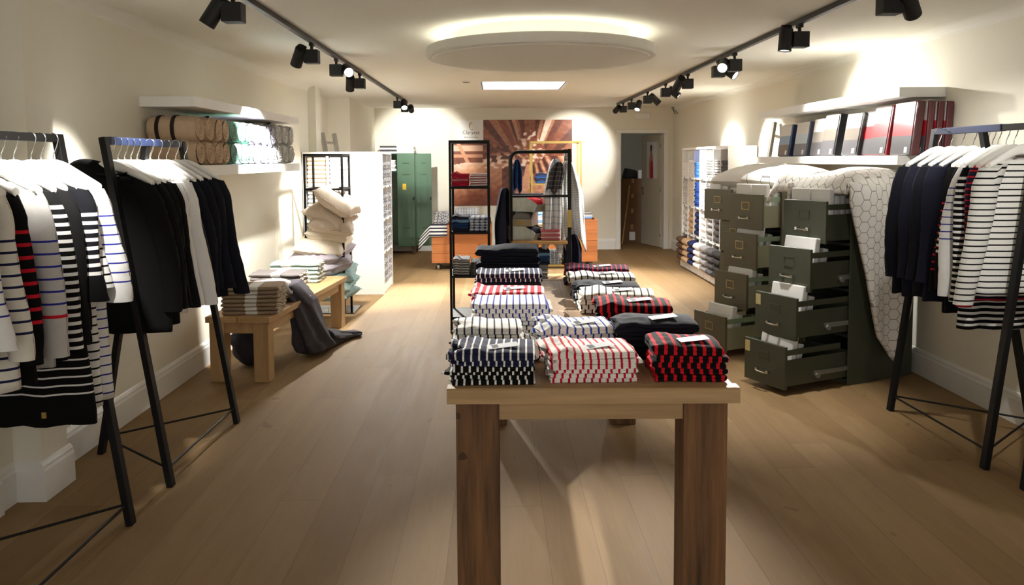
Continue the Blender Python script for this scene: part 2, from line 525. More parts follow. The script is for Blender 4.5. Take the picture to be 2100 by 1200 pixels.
M_lens = emit('lamp_lens', (1.0, 0.95, 0.86, 1), 12.0)
def spot(x, y, target, side, label, power=1.0, ang=46, blend=0.45, light=True):
    """driver box hung on the rail, cylindrical head beside it aimed at target"""
    t = thing('track_spotlight', label, 'spotlight', (x, y, ZC - 0.034), 0, 'track spotlights')
    obj('rail_adapter', B().bx(-0.014, 0.014, -0.03, 0.03, -0.022, 0.0).tube([(0, 0, -0.02), (0, 0, -0.055)], 0.011, 10), M_blackm, t)
    obj('driver_box', B().bx(-0.052, 0.052, -0.045, 0.045, -0.15, -0.05), M_blackm, t, bev=0.004)
    hc = Vector((side * 0.095, -0.01, -0.10))
    wc = Vector((x, y, ZC - 0.034)) + hc
    d = (Vector(target) - wc).normalized()
    q = d.to_track_quat('-Z', 'Y')
    head = bpy.data.objects.new('lamp_head', None)
    hb = B().lathe([(0.03, 0.075), (0.043, 0.07), (0.043, -0.075), (0.039, -0.075), (0.036, -0.06), (0.0005, -0.06)], 28)
    for k in range(9):
        a = PI * (k / 8.0)
        hb.bx(-0.034 * math.sin(a) - 0.002, 0.034 * math.sin(a) + 0.002, -0.038 + 0.0095 * k - 0.0015, -0.038 + 0.0095 * k + 0.0015, 0.07, 0.092)
    ho = obj('lamp_head', hb, M_blackm, t, loc=hc, smooth=False)
    ho.rotation_euler = q.to_euler()
    bpy.data.objects.remove(head)
    obj('pivot', B().tube([(side * 0.05, 0, -0.10), (side * 0.06, -0.005, -0.10)], 0.02, 12), M_blackm, t)
    obj('lens', B().lathe([(0.0005, -0.0655), (0.036, -0.0655), (0.036, -0.062), (0.0005, -0.062)], 28), M_lens, ho)
    if light:
        L = bpy.data.lights.new('spot_beam', 'SPOT')
        L.energy = SPOT_W * power; L.color = SPOT_COL; L.spot_size = math.radians(ang); L.spot_blend = blend; L.shadow_soft_size = 0.03
        lo = bpy.data.objects.new('spot_beam', L); COL.objects.link(lo)
        lo.location = wc + d * 0.085; lo.rotation_euler = q.to_euler()
    return t
XLt, XRt = -1.355, 1.987
# name, position along the rail, target, head side
spot(XLt, 2.55, (-1.90, 3.25, 1.40), -1, 'black track spotlight nearest the shop front over the striped shirt rack', 1.3, 44, 0.9)
spot(XLt, 4.22, (-2.2, 4.2, 1.25), -1, 'black track spotlight above the striped shirt rack, cropped by the picture edge', 0.9, 50, 0.7)
spot(XLt, 5.99, (-2.15, 6.80, 1.05), -1, 'black track spotlight turned to the rolled throws, first past the rack', 2.6, 58, 0.3)
spot(XLt, 6.90, (0.18, 3.25, 0.9), 1, 'black track spotlight with glowing lens aimed across at the table', 4.6, 33, 0.9)
spot(XLt, 8.08, (-1.70, 9.1, 0.9), -1, 'black track spotlight pointing down over the cushion tower', 1.5, 72, 0.5)
spot(XLt, 11.15, (-0.85, 8.5, 0.0), 1, 'black track spotlight with glowing lens facing the shop front, near the lockers', 4.2, 64, 0.8)
spot(XLt, 12.04, (-1.30, 13.95, 1.72), 1, 'last black track spotlight on the bench side rail, lighting the lockers', 0.8, 60, 0.5)
spot(XRt, 2.70, (2.8, 3.6, 1.4), 1, 'black track spotlight nearest the shop front over the navy coat rack', 0.4, 50, 0.7)
spot(XRt, 4.02, (2.85, 4.8, 1.55), 1, 'black track spotlight above the coat rack, cropped by the picture edge', 0.35, 60, 1.0)
spot(XRt, 5.21, (1.70, 5.15, 0.0), -1, 'black track spotlight pointing down beside the nearest filing cabinet', 0.6, 60, 0.9)
spot(XRt, 6.62, (0.45, 3.45, 0.85), -1, 'black track spotlight tilted to the striped stacks, overlapping another driver box', 4.0, 35, 0.8)
spot(XRt, 7.10, (2.85, 6.35, 1.65), 1, 'black track spotlight half hidden behind its neighbour, aimed at the duvet', 1.0, 112, 1.0)
spot(XRt, 8.23, (1.0, 10.4, 0.0), -1, 'black track spotlight turned away from the far filing cabinets', 2.4, 84, 0.9)
spot(XRt, 9.30, (3.0, 8.95, 1.6), 1, 'black track spotlight turned to the wall beside the duvet', 1.2, 54, 0.5)
spot(XRt, 10.40, (3.0, 10.45, 1.5), 1, 'black track spotlight turned to the white towel cubes', 1.6, 62, 0.5)
spot(XRt, 11.62, (1.2, 10.2, 0.3), 1, 'black track spotlight with glowing lens, second from the rail end by the door', 2.6, 90, 0.9)
spot(XRt, 12.38, (1.40, 13.95, 1.72), -1, 'last black track spotlight by the door, lighting the wall picture', 0.7, 54, 0.5)
# invented lamp, out of view, added to lift the dark store room
t = thing('store_fill_lamp', 'added round fill lamp, out of view, brightening the store room', 'fill lamp', (2.2, 15.9, ZC))
obj('fill_lamp_cover', B().lathe([(0.0005, -0.08), (0.10, -0.07), (0.15, -0.03), (0.15, 0.0)], 24), emit('store_fill_glow', (1.0, 0.95, 0.85, 1), 2.5), t)
#@@OBJECTS
# ================================================================== cloth builders
def nz(x, y, z, s=1.0):
    return noise.noise(Vector((x * s, y * s, z * s)))

def fold_mesh(name, w, d, t, mat, seed=0, bulges=2, rag=0.0, wob=0.004, rows=26, taper=0.0, hump=0.0, shift=False, dome=0.0):
    """one folded garment or towel: rounded slab, its open edge showing 'bulges' layers; origin at the middle of its underside"""
    prof = []
    n = 7
    h = t / bulges
    for k in range(bulges):                      # front side, bottom to top
        for i in range(n):
            a = -PI / 2 + PI * (i + 0.5) / n
            prof.append((-d / 2 + 0.75 * h - 0.75 * h * math.cos(a) - 0.002, h * (k + 0.5) + 0.5 * h * math.sin(a)))
    for i in range(1, 12):
        prof.append((-d / 2 + 0.75 * h + (d - 1.5 * h) * i / 12.0, t))
    for k in reversed(range(bulges)):
        for i in range(n):
            a = PI / 2 - PI * (i + 0.5) / n
            prof.append((d / 2 - 0.75 * h + 0.75 * h * math.cos(a), h * (k + 0.5) + 0.5 * h * math.sin(a)))
    for i in range(1, 8):
        prof.append((d / 2 - 0.75 * h - (d - 1.5 * h) * i / 8.0, 0.0))
    m = len(prof)
    arc = [0.0]
    for i in range(1, m + 1):
        a = prof[i % m]; c = prof[i - 1]
        arc.append(arc[-1] + math.hypot(a[0] - c[0], a[1] - c[1]))
    xs = [-1.0, -0.985, -0.95]
    xs += [-0.9 + 1.8 * i / (rows - 6) for i in range(rows - 5)]
    xs += [0.95, 0.985, 1.0]
    R = len(xs) - 1
    uo = (seed * 0.0137) % 0.03 if shift else 0.0
    def fn(i, j):
        k = int(round(j * m)); q = prof[k % m]
        X = xs[int(round(i * R))]
        e = 1.0
        ax = abs(X)
        if ax > 0.9: e = math.sqrt(max(0.0, 1 - ((ax - 0.9) / 0.1) ** 2)) * 0.62 + 0.38
        if ax >= 0.9999: e = 0.02
        x = X * w / 2; y = q[0]; z = t / 2 + (q[1] - t / 2) * e
        y *= 1 - taper * (X + 1) / 2
        g = wob
        if rag: g += rag * max(0.0, (-X - 0.1)) * 1.2
        x += g * 1.5 * nz(x * 14 + seed, y * 14, z * 60)
        y += g * 1.4 * nz(x * 14 + seed + 9, y * 14, z * 60)
        zz = g * nz(x * 16 + seed + 31, y * 16, seed)
        if dome: z += dome * t * max(0.0, q[1] / t) * (1 - (2 * y / d) ** 2) * (0.35 + 0.65 * max(0.0, math.cos((X - 0.25) * 1.45)))
        if z > t * 0.3: z += abs(zz) * 0.9 + hump * math.exp(-((X + 0.55) / 0.3) ** 2) * (0.6 + 0.4 * nz(x * 30, y * 30, seed))
        return (x, y, z), (x + uo, arc[k])
    b = B().grid(fn, R, m, cv=False)
    me = mesh(name, b, True)
    me.materials.append(mat)
    return me

def pile(kind, style_meshes, x, y, z, n, t, rot, label, cat, group, jit=0.008, jr=0.05, parts=None, press=0.93):
    """n folded things one above the other, every one its own object; label has {p} for the place in the pile"""
    out = []
    for i in range(n):
        me = style_meshes[i % len(style_meshes)] if not callable(style_meshes) else style_meshes(i)
        o = bpy.data.objects.new(kind, me); COL.objects.link(o)
        o.location = (x + random.uniform(-jit, jit), y + random.uniform(-jit, jit), z + i * (t * press + 0.0005))
        o.scale = (1, 1, press * 0.97)
        o.rotation_euler = (0, 0, rot + random.uniform(-jr, jr))
        tag(o, label.replace('{p}', nth_top(i, n) if n > 1 else 'single').replace('{i}', ORD[i]), cat, group)
        out.append(o)
    return out

def pillow_mesh(name, sx, sy, h, mat, seed=0, flange=0.02, rag=0.0, bend=0.0, n=22):
    def pt(u, v, s):
        a = u * 2 - 1; c = v * 2 - 1
        # pinch the sides between the corners
        X = a * (1 - 0.07 * (1 - c * c) * abs(a)); Y = c * (1 - 0.07 * (1 - a * a) * abs(c))
        f = max(0.0, 1 - abs(a) ** 3.2) ** 0.5 * max(0.0, 1 - abs(c) ** 3.2) ** 0.5
        wr = 0.06 * nz(X * 3 + seed, Y * 3, s) + 0.03 * nz(X * 8 + seed, Y * 8, s * 2)
        z = s * h / 2 * f * (1 + wr * 2)
        z += bend * (X * X - 0.3)
        return (X * sx / 2, Y * sy / 2, z + 0.006 * s * (f > 0)), (X * sx / 2, Y * sy / 2)
    b = B()
    b.grid(lambda u, v: pt(u, v, 1), n, n)
    b.grid(lambda u, v: pt(1 - u, v, -1), n, n)
    if flange:
        k = 40
        def edge(t):
            t = t % 1.0; s = t * 4; e = int(s) % 4; f = s - int(s)
            return [(f, 0), (1, f), (1 - f, 1), (0, 1 - f)][e]
        def fl(i, j):
            u, v = edge(i)
            p = Vector(pt(u, v, 1)[0]); o = Vector((p.x, p.y, 0)).normalized()
            r = flange * j * (1 - 0.6 * max(0, abs(p.x * 2 / sx) + abs(p.y * 2 / sy) - 1.2)) * (1 + rag * random.uniform(-1, 1))
            return (p.x + o.x * r, p.y + o.y * r, p.z - 0.006 + 0.008 * j * nz(i * 40, seed, 0)), (p.x, p.y)
        b.grid(fl, k * 2, 2)
    me = mesh(name, b, True); me.materials.append(mat)
    return me

def roll_mesh(name, r, L, mat, seed=0, fl=0.006, turns=3.2):
    """rolled throw lying along x, spiral end at +x"""
    n = 40
    def side(i, j):
        a = 2 * PI * j; x = L * i
        rr = r * (1 + 0.04 * math.sin(2 * a + seed)) * (1 - 0.12 * max(0.0, i - 0.93) / 0.07 - 0.12 * max(0.0, 0.05 - i) / 0.05)
        rr += fl * nz(x * 30 + seed, math.cos(a) * 4, math.sin(a) * 4)
        return (x, rr * math.cos(a), rr * math.sin(a) * 0.97), (x, a * r)
    def end(i, j):
        a = 2 * PI * j; q = 1 - i
        rr = r * 0.88 * q * (1 + 0.04 * math.sin(2 * a + seed))
        ph = (q * turns - a / (2 * PI)) % 1.0
        x = L + 0.012 * math.sin(ph * PI) - 0.004 + 0.02 * (1 - q) * 0.3
        x += fl * 0.8 * nz(rr * 40 + seed, math.cos(a) * 4, math.sin(a) * 4)
        return (x, rr * math.cos(a), rr * math.sin(a) * 0.97), (rr, a * r)
    b = B().grid(side, 14, n, cv=False).grid(end, 22, n, cv=False)
    b.poly([(0, r * 0.88 * math.cos(-2 * PI * k / n), r * 0.85 * math.sin(-2 * PI * k / n)) for k in range(n)])
    me = mesh(name, b, True); me.materials.append(mat)
    return me

# ================================================================== garments on hangers
C_BLACK = lin(9, 9, 10); C_NAVY = lin(27, 30, 46); C_WHITE = lin(226, 226, 224); C_RED = lin(196, 24, 44); C_BLUE = lin(40, 44, 140)
C_CREAM = lin(218, 214, 203); C_GREYM = lin(186, 184, 180)
M_hang = plain('hanger_wood', lin(235, 234, 230), 0.4, var=0.02)
F_black = fabric('black_cloth', lin(7, 7, 8), bump=0.2)
F_navy = fabric('navy_cloth', lin(18, 20, 30), bump=0.2)
F_navy2 = fabric('navy_wool', lin(24, 25, 40), bump=0.3)
F_white = fabric('white_poplin', lin(232, 232, 232), var=0.03)
F_dgrey = fabric('dark_grey_cloth', lin(40, 40, 45))
S_blue = stripes('white_blue_stripe', C_WHITE, C_BLUE, 0.040, 0.16, 1, 0.20, None)
S_blue_s = stripes('white_blue_stripe_sleeve', C_WHITE, C_BLUE, 0.040, 0.16, 1, 0.10, 0.42)
S_navyblue = stripes('cream_navy_stripe', C_CREAM, lin(28, 32, 70), 0.040, 0.22, 1, 0.18, None)
S_navyblue_s = stripes('cream_navy_stripe_sleeve', C_CREAM, lin(28, 32, 70), 0.040, 0.22, 1, 0.16, 0.5)
S_blackred = stripes('black_red_stripe', C_BLACK, C_RED, 0.046, 0.28, 1, 0.12, 0.50)
S_greyblue = stripes('grey_blue_stripe', C_GREYM, C_BLUE, 0.046, 0.17, 1, 0.16, 0.50, lines2=(C_RED, 0.465, 0.006))
S_bw = stripes('black_white_stripe', C_BLACK, C_WHITE, 0.032, 0.42, 1, 0.05, None)
S_bwlow = stripes('black_white_hem_stripe', C_BLACK, C_WHITE, 0.034, 0.2, 1, 0.70, 0.87)
S_bwyoke = stripes('navy_yoke_white_stripe', lin(13, 14, 20), C_WHITE, 0.034, 0.42, 1, 0.16, 0.5)
S_bwyoke_s = stripes('navy_sleeve_white_stripe', lin(13, 14, 20), C_WHITE, 0.034, 0.42, 1, 0.10, 0.36)
S_wb = stripes('white_black_stripe', C_WHITE, C_BLACK, 0.036, 0.22, 1)
S_wbl = stripes('white_black_stripe_yoke', C_WHITE, C_BLACK, 0.036, 0.22, 1, 0.24, 1.15)
S_nr = stripes('navy_red_stripe', lin(34, 24, 44), C_RED, 0.030, 0.22, 1)
S_br2 = stripes('black_red_fine_stripe', C_BLACK, C_RED, 0.042, 0.22, 1, 0.18, 0.62)
S_wbr = stripes('breton_black_stripe', lin(214, 213, 208), C_BLACK, 0.032, 0.24, 1, 0.03, None)

def hanger(x, y, z, rz, label, group):
    t = thing('clothes_hanger', label, 'hanger', (x, y, z), rz, group)
    hk = [(0.0, 0, -0.105), (0.0, 0, -0.072), (0.003, 0, -0.06), (0.014, 0, -0.038), (0.023, 0, -0.008)]
    for k in range(7):
        a = k / 6 * PI * 1.05
        hk.append((0.002 + 0.0215 * math.cos(a), 0, 0.0 + 0.0225 * math.sin(a)))
    obj('hook', B().tube(hk, 0.0024, 8), M_chrome, t, smooth=True)
    def body(u, v):
        X = u * 2 - 1; ax = abs(X)
        zc = -0.115 - 0.022 * (ax * 2.6) ** 2 * (ax < 0.38) - (0.0215 + (ax - 0.38) * 0.105) * (ax >= 0.38)
        hh = 0.030 - 0.014 * ax; ww = 0.010 + 0.012 * ax * ax
        a = 2 * PI * v
        return (X * 0.20, ww * math.cos(a) - 0.012 * ax * ax, zc + hh * math.sin(a)), (u, v)
    b = B().grid(body, 24, 10)
    b.poly([body(0, k / 10)[0] for k in range(10)]).poly([body(1, k / 10)[0] for k in reversed(range(10))])
    obj('hanger_arm', b, M_hang, t, smooth=True)
    return t

def garment(kind, x, y, z, rz, label, cat, group, mat, smat=None, L=0.62, sl=0.58, sh=0.19, wid=0.21, dep=0.035, flare=0.02, splay=0.10,
            cuff=None, collar=None, badge=None, buttons=0, fold=0.012, seed=1, hemmat=None, both=True, thick=1.0, hood=None):
    t = thing(kind, label, cat, (x, y, z), rz, group)
    smat = smat or mat
    z0 = -0.158
    rows = [(0.0, 0.062, 0.030), (0.008, 0.085, 0.036), (0.022, sh * 0.66, 0.042), (0.042, sh * 0.88, dep), (0.062, sh, dep), (0.10, sh + 0.006, dep), (0.18, wid, dep * 1.05),
            (0.30, wid + flare * 0.2, dep), (L * 0.62, wid + flare * 0.5, dep), (L * 0.8, wid + flare * 0.8, dep), (L * 0.95, wid + flare, dep), (L, wid + flare, dep)]
    rows = [r for i, r in enumerate(rows) if i == 0 or r[0] > rows[i - 1][0]]
    NR = 22
    def prof(s):
        h = s * L if s > 0.25 else (s / 0.25) ** 1.6 * 0.25 * L
        for i in range(len(rows) - 1):
            if rows[i][0] <= h <= rows[i + 1][0] + 1e-9:
                f = (h - rows[i][0]) / (rows[i + 1][0] - rows[i][0])
                return h, rows[i][1] + f * (rows[i + 1][1] - rows[i][1]), rows[i][2] + f * (rows[i + 1][2] - rows[i][2])
        return h, rows[-1][1], rows[-1][2]
    def fn(s, v):
        h, a, d = prof(s)
        q = 2 * PI * v
        cx = math.copysign(abs(math.cos(q)) ** 0.75, math.cos(q)); cy = math.copysign(abs(math.sin(q)) ** 0.75, math.sin(q))
        X = a * cx
        k = min(1.0, max(0.0, (h - 0.10) / (L * 0.8)))
        f = fold * k * (math.sin(X * 26 + seed * 2.1) + 0.6 * math.sin(X * 47 + seed))
        X += 0.006 * k * nz(h * 8 + seed, seed, 0)
        zz = z0 - h + (0.01 * nz(X * 9 + seed, 3, 1) * (s > 0.97)) - (0.016 if (cy < 0 and s < 0.02) else 0)
        return (X, d * cy + f + 0.004 * nz(X * 12 + seed, h * 9, 2), zz), (X, h)
    b = B().grid(fn, NR, 44)
    obj('torso', b, mat, t, smooth=True, solid=0.0035)
    for s in ((1, -1) if both else (1,)):
        def path(u):
            o = sh - 0.012 + splay * (u ** 0.8) + 0.012 * math.sin(u * 5 + seed)
            return Vector((s * o, -0.012 - 0.018 * u + 0.01 * math.sin(u * 4 + seed * 1.7), z0 - 0.062 - sl * u * 0.985))
        def sf(u, v):
            c = path(u); q = 2 * PI * v
            ra = (0.062 - 0.020 * u) * thick; rb = (0.040 - 0.008 * u) * thick * 0.9
            w = 0.004 * nz(u * 14 + seed, v * 6, s)
            tt = min(1.0, u * 9)
            off = (1 - tt) * 0.03
            return (c.x + s * 0 + (ra + w) * math.cos(q) - s * off * 0.7, c.y + (rb + w) * math.sin(q), c.z + off * (1.0 if s * math.cos(q) < 0 else 0.3) * 1.1), (ra * q, 0.02 + u * sl)
        sb = B().grid(sf, 24, 20)
        sb.poly([sf(0, k / 20)[0] for k in range(20)])
        so = obj('sleeve', sb, smat, t, smooth=True)
        if cuff is not None:
            cm, cl = cuff
            def cf(u, v):
                p, q = sf(1 - cl / sl * (1 - u), v)
                c = path(1 - cl / sl * (1 - u)); d = Vector(p) - c
                return tuple(c + d * 1.04), q
            obj('cuff', B().grid(cf, 3, 20), cm, so, smooth=True)
    if collar is not None:
        kind_c, cmat = collar
        def colf(u, v):
            q = 2 * PI * u
            r = 0.066 + 0.012 * v + (0.006 * nz(u * 30, v * 5, seed) if kind_c == 'gather' else 0)
            hh = (0.030 if kind_c == 'stand' else 0.025) * v
            return (r * math.cos(q) * 1.05, (0.032 + 0.012 * v) * math.sin(q), z0 - 0.004 + hh * (0.55 + 0.45 * math.sin(q))), (u, v)
        obj('collar', B().grid(colf, 24, 5, cu=False), cmat, t, smooth=True, solid=0.004)
    if hood is not None:
        def hf(u, v):
            th_ = PI * u; ph = 2 * PI * v
            k = 1 + 0.12 * nz(math.cos(ph) * 2, u * 4, seed)
            return (-0.095 + 0.115 * k * math.sin(th_) * math.cos(ph) - 0.04 * math.cos(th_), 0.015 + 0.045 * k * math.sin(th_) * math.sin(ph), z0 + 0.0 + 0.075 * math.cos(th_)), (u * 0.2, v * 0.2)
        obj('hood', B().grid(hf, 16, 24), hood, t, smooth=True)
    if badge is not None:
        bx_, bz_, bm, sz = badge
        obj('badge', B().box((bx_, -dep - 0.016, z0 - bz_), (sz[0], 0.004, sz[1])), bm, t)
    for k in range(buttons):
        obj('button', B().lathe([(0.0005, -0.002), (0.007, -0.002), (0.007, 0.002), (0.0005, 0.002)], 12).move(Matrix.Translation((0.05 + 0.028 * k, -dep - 0.003, z0 - 0.02 - 0.012 * k)) @ Matrix.Rotation(PI / 2, 4, 'X')), M_chrome, t)
    return t

# ---- three-legged rack: leaning front frame + rear prop
def clothes_rack(name, ends, prop, bar_x, zt, label, sleeve_cover=None):
    """ends: two (x, y) feet of the front frame; prop: (x, y) of the third foot"""
    (xa, ya), (xb, yb) = ends
    t = thing(name, label, 'clothes rack', (xa, ya, 0))
    o = Vector((xa, ya, 0))
    A0 = Vector((xa, ya, 0)); B0 = Vector((xb, yb, 0)); A1 = Vector((bar_x, ya, zt)); B1 = Vector((bar_x, yb, zt))
    for p, q in ((A0, A1), (B0, B1)):
        obj('leg', B().bar(p - o, q - o + Vector((0, 0, 0.016)), 0.030, 0.044, (0, 1, 0)), M_black, t, bev=0.002)
    obj('top_bar', B().bar(A1 - o, B1 - o, 0.030, 0.034), M_black, t, bev=0.002)
    P0 = Vector((prop[0], prop[1], 0)); P1 = Vector((bar_x, prop[1], zt))
    obj('prop_leg', B().bar(P0 - o, P1 - o - Vector((0, 0, 0.015)), 0.030, 0.044, (0, 1, 0)), M_black, t, bev=0.002)
    f = 0.055
    a = A0.lerp(A1, f) - o; c = B0.lerp(B1, f) - o; p = P0.lerp(P1, f) - o
    obj('floor_rod', B().tube([a, p], 0.006, 8), M_black, t); obj('floor_rod', B().tube([p, c], 0.006, 8), M_black, t); obj('floor_rod', B().tube([a, c], 0.006, 8), M_black, t)
    if sleeve_cover is not None:
        y0, y1 = sleeve_cover
        s = 0.036
        obj('bar_sleeve', B().bar(Vector((bar_x, y0, zt)) - o, Vector((bar_x, y1, zt)) - o, s, 0.039), M_cover, t, bev=0.003)
    return t
ZB = 1.70
clothes_rack('clothes_rack', ((-1.62, 2.50), (-1.62, 3.44)), (-2.19, 2.97), -1.865, ZB, 'black three-legged clothes rack full of striped tops nearest the shop front')
clothes_rack('clothes_rack', ((-1.61, 3.85), (-1.59, 4.79)), (-2.175, 4.31), -1.87, ZB, 'black three-legged clothes rack of dark jackets standing before the bench', (3.89, 4.76))
clothes_rack('clothes_rack', ((2.50, 3.93), (2.486, 4.88)), (3.07, 4.40), 2.72, 1.755, 'black three-legged clothes rack of navy coats beside the filing cabinets', (4.22, 4.865))
clothes_rack('clothes_rack', ((2.53, 2.72), (2.53, 3.66)), (3.07, 3.19), 2.72, 1.755, 'black clothes rack at the picture edge, only a foot showing')

HL = 0.0
def put(rackname, x, y, z, rz, hl, **k):
    g = k.pop('g')
    hanger(x, y, z + 0.0, rz, hl, g[0])
    return garment(k.pop('kind'), x, y, z, rz, k.pop('label'), k.pop('cat'), g[1], **k)

# rack of striped tops (near, by the shop front): nearest first
g = ('hangers on the striped rack', 'striped tops on the front rack')
zh = ZB - 0.003
def hlab(l):
    return 'white hanger of the ' + ' '.join(l.split()[:12])
def top1(y, dx, rz, label, **k):
    put('r', -1.865 + dx, y, zh, rz, hlab(label), g=g, kind=k.pop('kind', 'striped_shirt'), label=label, cat=k.pop('cat', 'top'), **k)
navyw = lin(13, 14, 20)
F_whitecuff = F_white
top1(2.60, 0, 0.10, 'white blue-striped top nearest the shop front', mat=S_blue, smat=S_blue_s, L=0.62, sl=0.5, seed=2, splay=0.075, sh=0.18, wid=0.2)
top1(2.72, 0, 0.05, 'cream navy-striped top in front of the black and red one', mat=S_navyblue, smat=S_navyblue_s, L=0.72, sl=0.56, seed=3, splay=0.065, sh=0.18, wid=0.2)
top1(2.84, -0.02, 0.0, 'black top with bright red stripes', mat=S_blackred, L=0.74, sl=0.60, seed=4, splay=0.065, sh=0.18, wid=0.2)
top1(2.96, 0.0, -0.06, 'pale grey top with blue stripes and one red stripe', mat=S_greyblue, L=0.70, sl=0.60, seed=5, splay=0.085, sh=0.18, wid=0.2, thick=1.1)
top1(3.06, -0.01, 0.0, 'black top with bold white stripes behind the pale grey one', mat=S_bw, L=0.70, sl=0.60, seed=6, splay=0.090, sh=0.18, wid=0.2, buttons=4)
top1(3.14, -0.01, 0.0, 'long black dress with striped hem and small gold badge', kind='striped_dress', cat='dress', mat=S_bwlow, smat=F_black, L=0.98, sl=0.60, seed=7, splay=0.085, sh=0.18, wid=0.21, flare=0.06,
     badge=(0.10, 0.93, M_gold, (0.018, 0.024)), collar=('stand', F_black))
top1(3.24, 0.0, -0.05, 'navy yoke top with broad white stripes and black cuffs', mat=S_bwyoke, smat=S_bwyoke_s, L=0.62, sl=0.44, seed=8, splay=0.095, sh=0.18, wid=0.2, cuff=(F_black, 0.085), thick=1.12, collar=('stand', F_navy))
top1(3.31, 0.0, 0.0, 'long white dress with thin black stripes behind the navy top', kind='striped_dress', cat='dress', mat=S_wbl, L=0.96, sl=0.4, seed=9, splay=0.075, sh=0.17, wid=0.19)
top1(3.385, 0.01, -0.08, 'white blouse with wide blue-striped sleeves, farthest on its rack', mat=S_blue, smat=S_blue_s, L=0.95, sl=0.47, seed=10, splay=0.095, sh=0.18, wid=0.185, thick=1.35)

# rack of dark jackets: nearest first
g = ('hangers on the jacket rack', 'jackets on the rack before the bench')
def top2(y, dx, rz, label, **k):
    put('r', -1.87 + dx, y, zh, rz, hlab(label), g=g, kind=k.pop('kind', 'jacket'), label=label, cat=k.pop('cat', 'jacket'), **k)
R_tab = plain('red_white_tab', lin(190, 60, 70), 0.7)
top2(3.92, 0, 0.02, 'long black raincoat with a hood, nearest on the jacket rack', hood=F_black, kind='coat', cat='coat', mat=F_black, L=0.78, sl=0.62, seed=11, splay=0.110, collar=('stand', F_black), wid=0.22, flare=0.05)
top2(3.99, 0, 0.03, 'black raincoat with gathered collar behind the nearest coat', kind='coat', cat='coat', mat=F_black, L=0.76, sl=0.62, seed=12, splay=0.120, collar=('gather', F_black), wid=0.22, flare=0.05)
top2(4.06, 0, 0.0, 'black jacket with gathered collar, third on the jacket rack', mat=F_black, L=0.70, sl=0.62, seed=13, splay=0.110, collar=('gather', F_black))
top2(4.13, 0, 0.0, 'black jacket with steel cuff studs beside the white ones', mat=F_black, L=0.72, sl=0.64, seed=14, splay=0.120, collar=('gather', F_black), badge=(0.235, 0.70, M_chrome, (0.012, 0.012)))
top2(4.20, 0, 0.0, 'white shirt, first of the two among the dark jackets', kind='shirt', cat='shirt', mat=F_white, L=0.74, sl=0.64, seed=15, splay=0.110, collar=('stand', F_white))
top2(4.27, 0.035, 0.0, 'white shirt, second of the two among the dark jackets', kind='shirt', cat='shirt', mat=F_white, L=0.72, sl=0.65, seed=16, splay=0.115, collar=('stand', F_white), cuff=(F_white, 0.05))
top2(4.34, 0.010, 0.0, 'dark grey jacket hanging next to the white shirts', mat=F_dgrey, L=0.66, sl=0.6, seed=17, splay=0.100, collar=('stand', F_dgrey), badge=(0.19, 0.19, R_tab, (0.026, 0.012)))
top2(4.42, 0.020, -0.03, 'navy jacket after the dark grey one, with a red and white tab', mat=F_navy, L=0.71, sl=0.6, seed=18, splay=0.110, collar=('stand', F_navy))
top2(4.50, 0.030, -0.03, 'navy jacket third from the far end of the jacket rack', mat=F_navy, L=0.71, sl=0.6, seed=19, splay=0.110, collar=('stand', F_navy2), badge=(0.13, 0.2, R_tab, (0.035, 0.010)))
top2(4.59, 0.045, -0.04, 'navy jacket second from the far end of the jacket rack', mat=F_navy, L=0.71, sl=0.61, seed=20, splay=0.120, collar=('stand', F_navy2), badge=(0.13, 0.2, R_tab, (0.04, 0.010)))
top2(4.68, 0.060, -0.05, 'navy jacket at the far end of the jacket rack, studs on its cuff', mat=F_navy, L=0.73, sl=0.66, seed=21, splay=0.135, collar=('stand', F_navy), thick=1.1)

# rack of navy coats by the filing cabinets: farthest first
g = ('hangers on the navy coat rack', 'garments on the navy coat rack')
zr = 1.755 - 0.003
def top3(y, dx, rz, label, **k):
    put('r', 2.72 + dx, y, zr, rz, hlab(label), g=g, kind=k.pop('kind', 'jacket'), label=label, cat=k.pop('cat', 'jacket'), **k)
for i, (y, dx) in enumerate(((4.79, -0.03), (4.71, 0.0), (4.63, 0.02), (4.55, 0.04))):
    top3(y, dx, 0.06, ['dark navy coat hanging farthest on its rack, by the duvet', 'dark navy coat second from the duvet', 'dark navy coat third from the duvet', 'dark navy coat between the others and the red-striped top'][i],
         kind='coat', cat='coat', mat=F_navy if i % 2 == 0 else F_navy2, L=0.82 + 0.01 * (i % 2), sl=0.66, seed=30 + i, sh=0.22, wid=0.245, splay=0.085, flare=0.03, collar=('stand', F_navy), thick=1.15)
top3(4.46, 0.06, 0.05, 'black top with red stripes hanging beside the navy coats', kind='striped_shirt', cat='top', mat=S_br2, L=0.88, sl=0.70, seed=35, sh=0.2, wid=0.22, splay=0.09)
top3(4.39, 0.05, 0.04, 'black top with white stripes on its sleeve edge', kind='striped_shirt', cat='top', mat=S_bwyoke, L=0.86, sl=0.68, seed=36, sh=0.2, wid=0.22, splay=0.09)
top3(4.31, 0.03, 0.05, 'white top with blue stripes below a plain yoke', kind='striped_shirt', cat='top', mat=S_blue, smat=S_blue_s, L=0.78, sl=0.70, seed=37, sh=0.2, wid=0.22, splay=0.12)
top3(4.24, 0.03, 0.04, 'black top with white stripes beside the striped cream one', kind='striped_shirt', cat='top', mat=S_bw, L=0.93, sl=0.72, seed=38, sh=0.2, wid=0.22, splay=0.09)
top3(4.175, 0.03, 0.04, 'navy top with fine red stripes peeping out below', kind='striped_shirt', cat='top', mat=S_nr, L=0.76, sl=0.74, seed=39, sh=0.2, wid=0.22, splay=0.07)
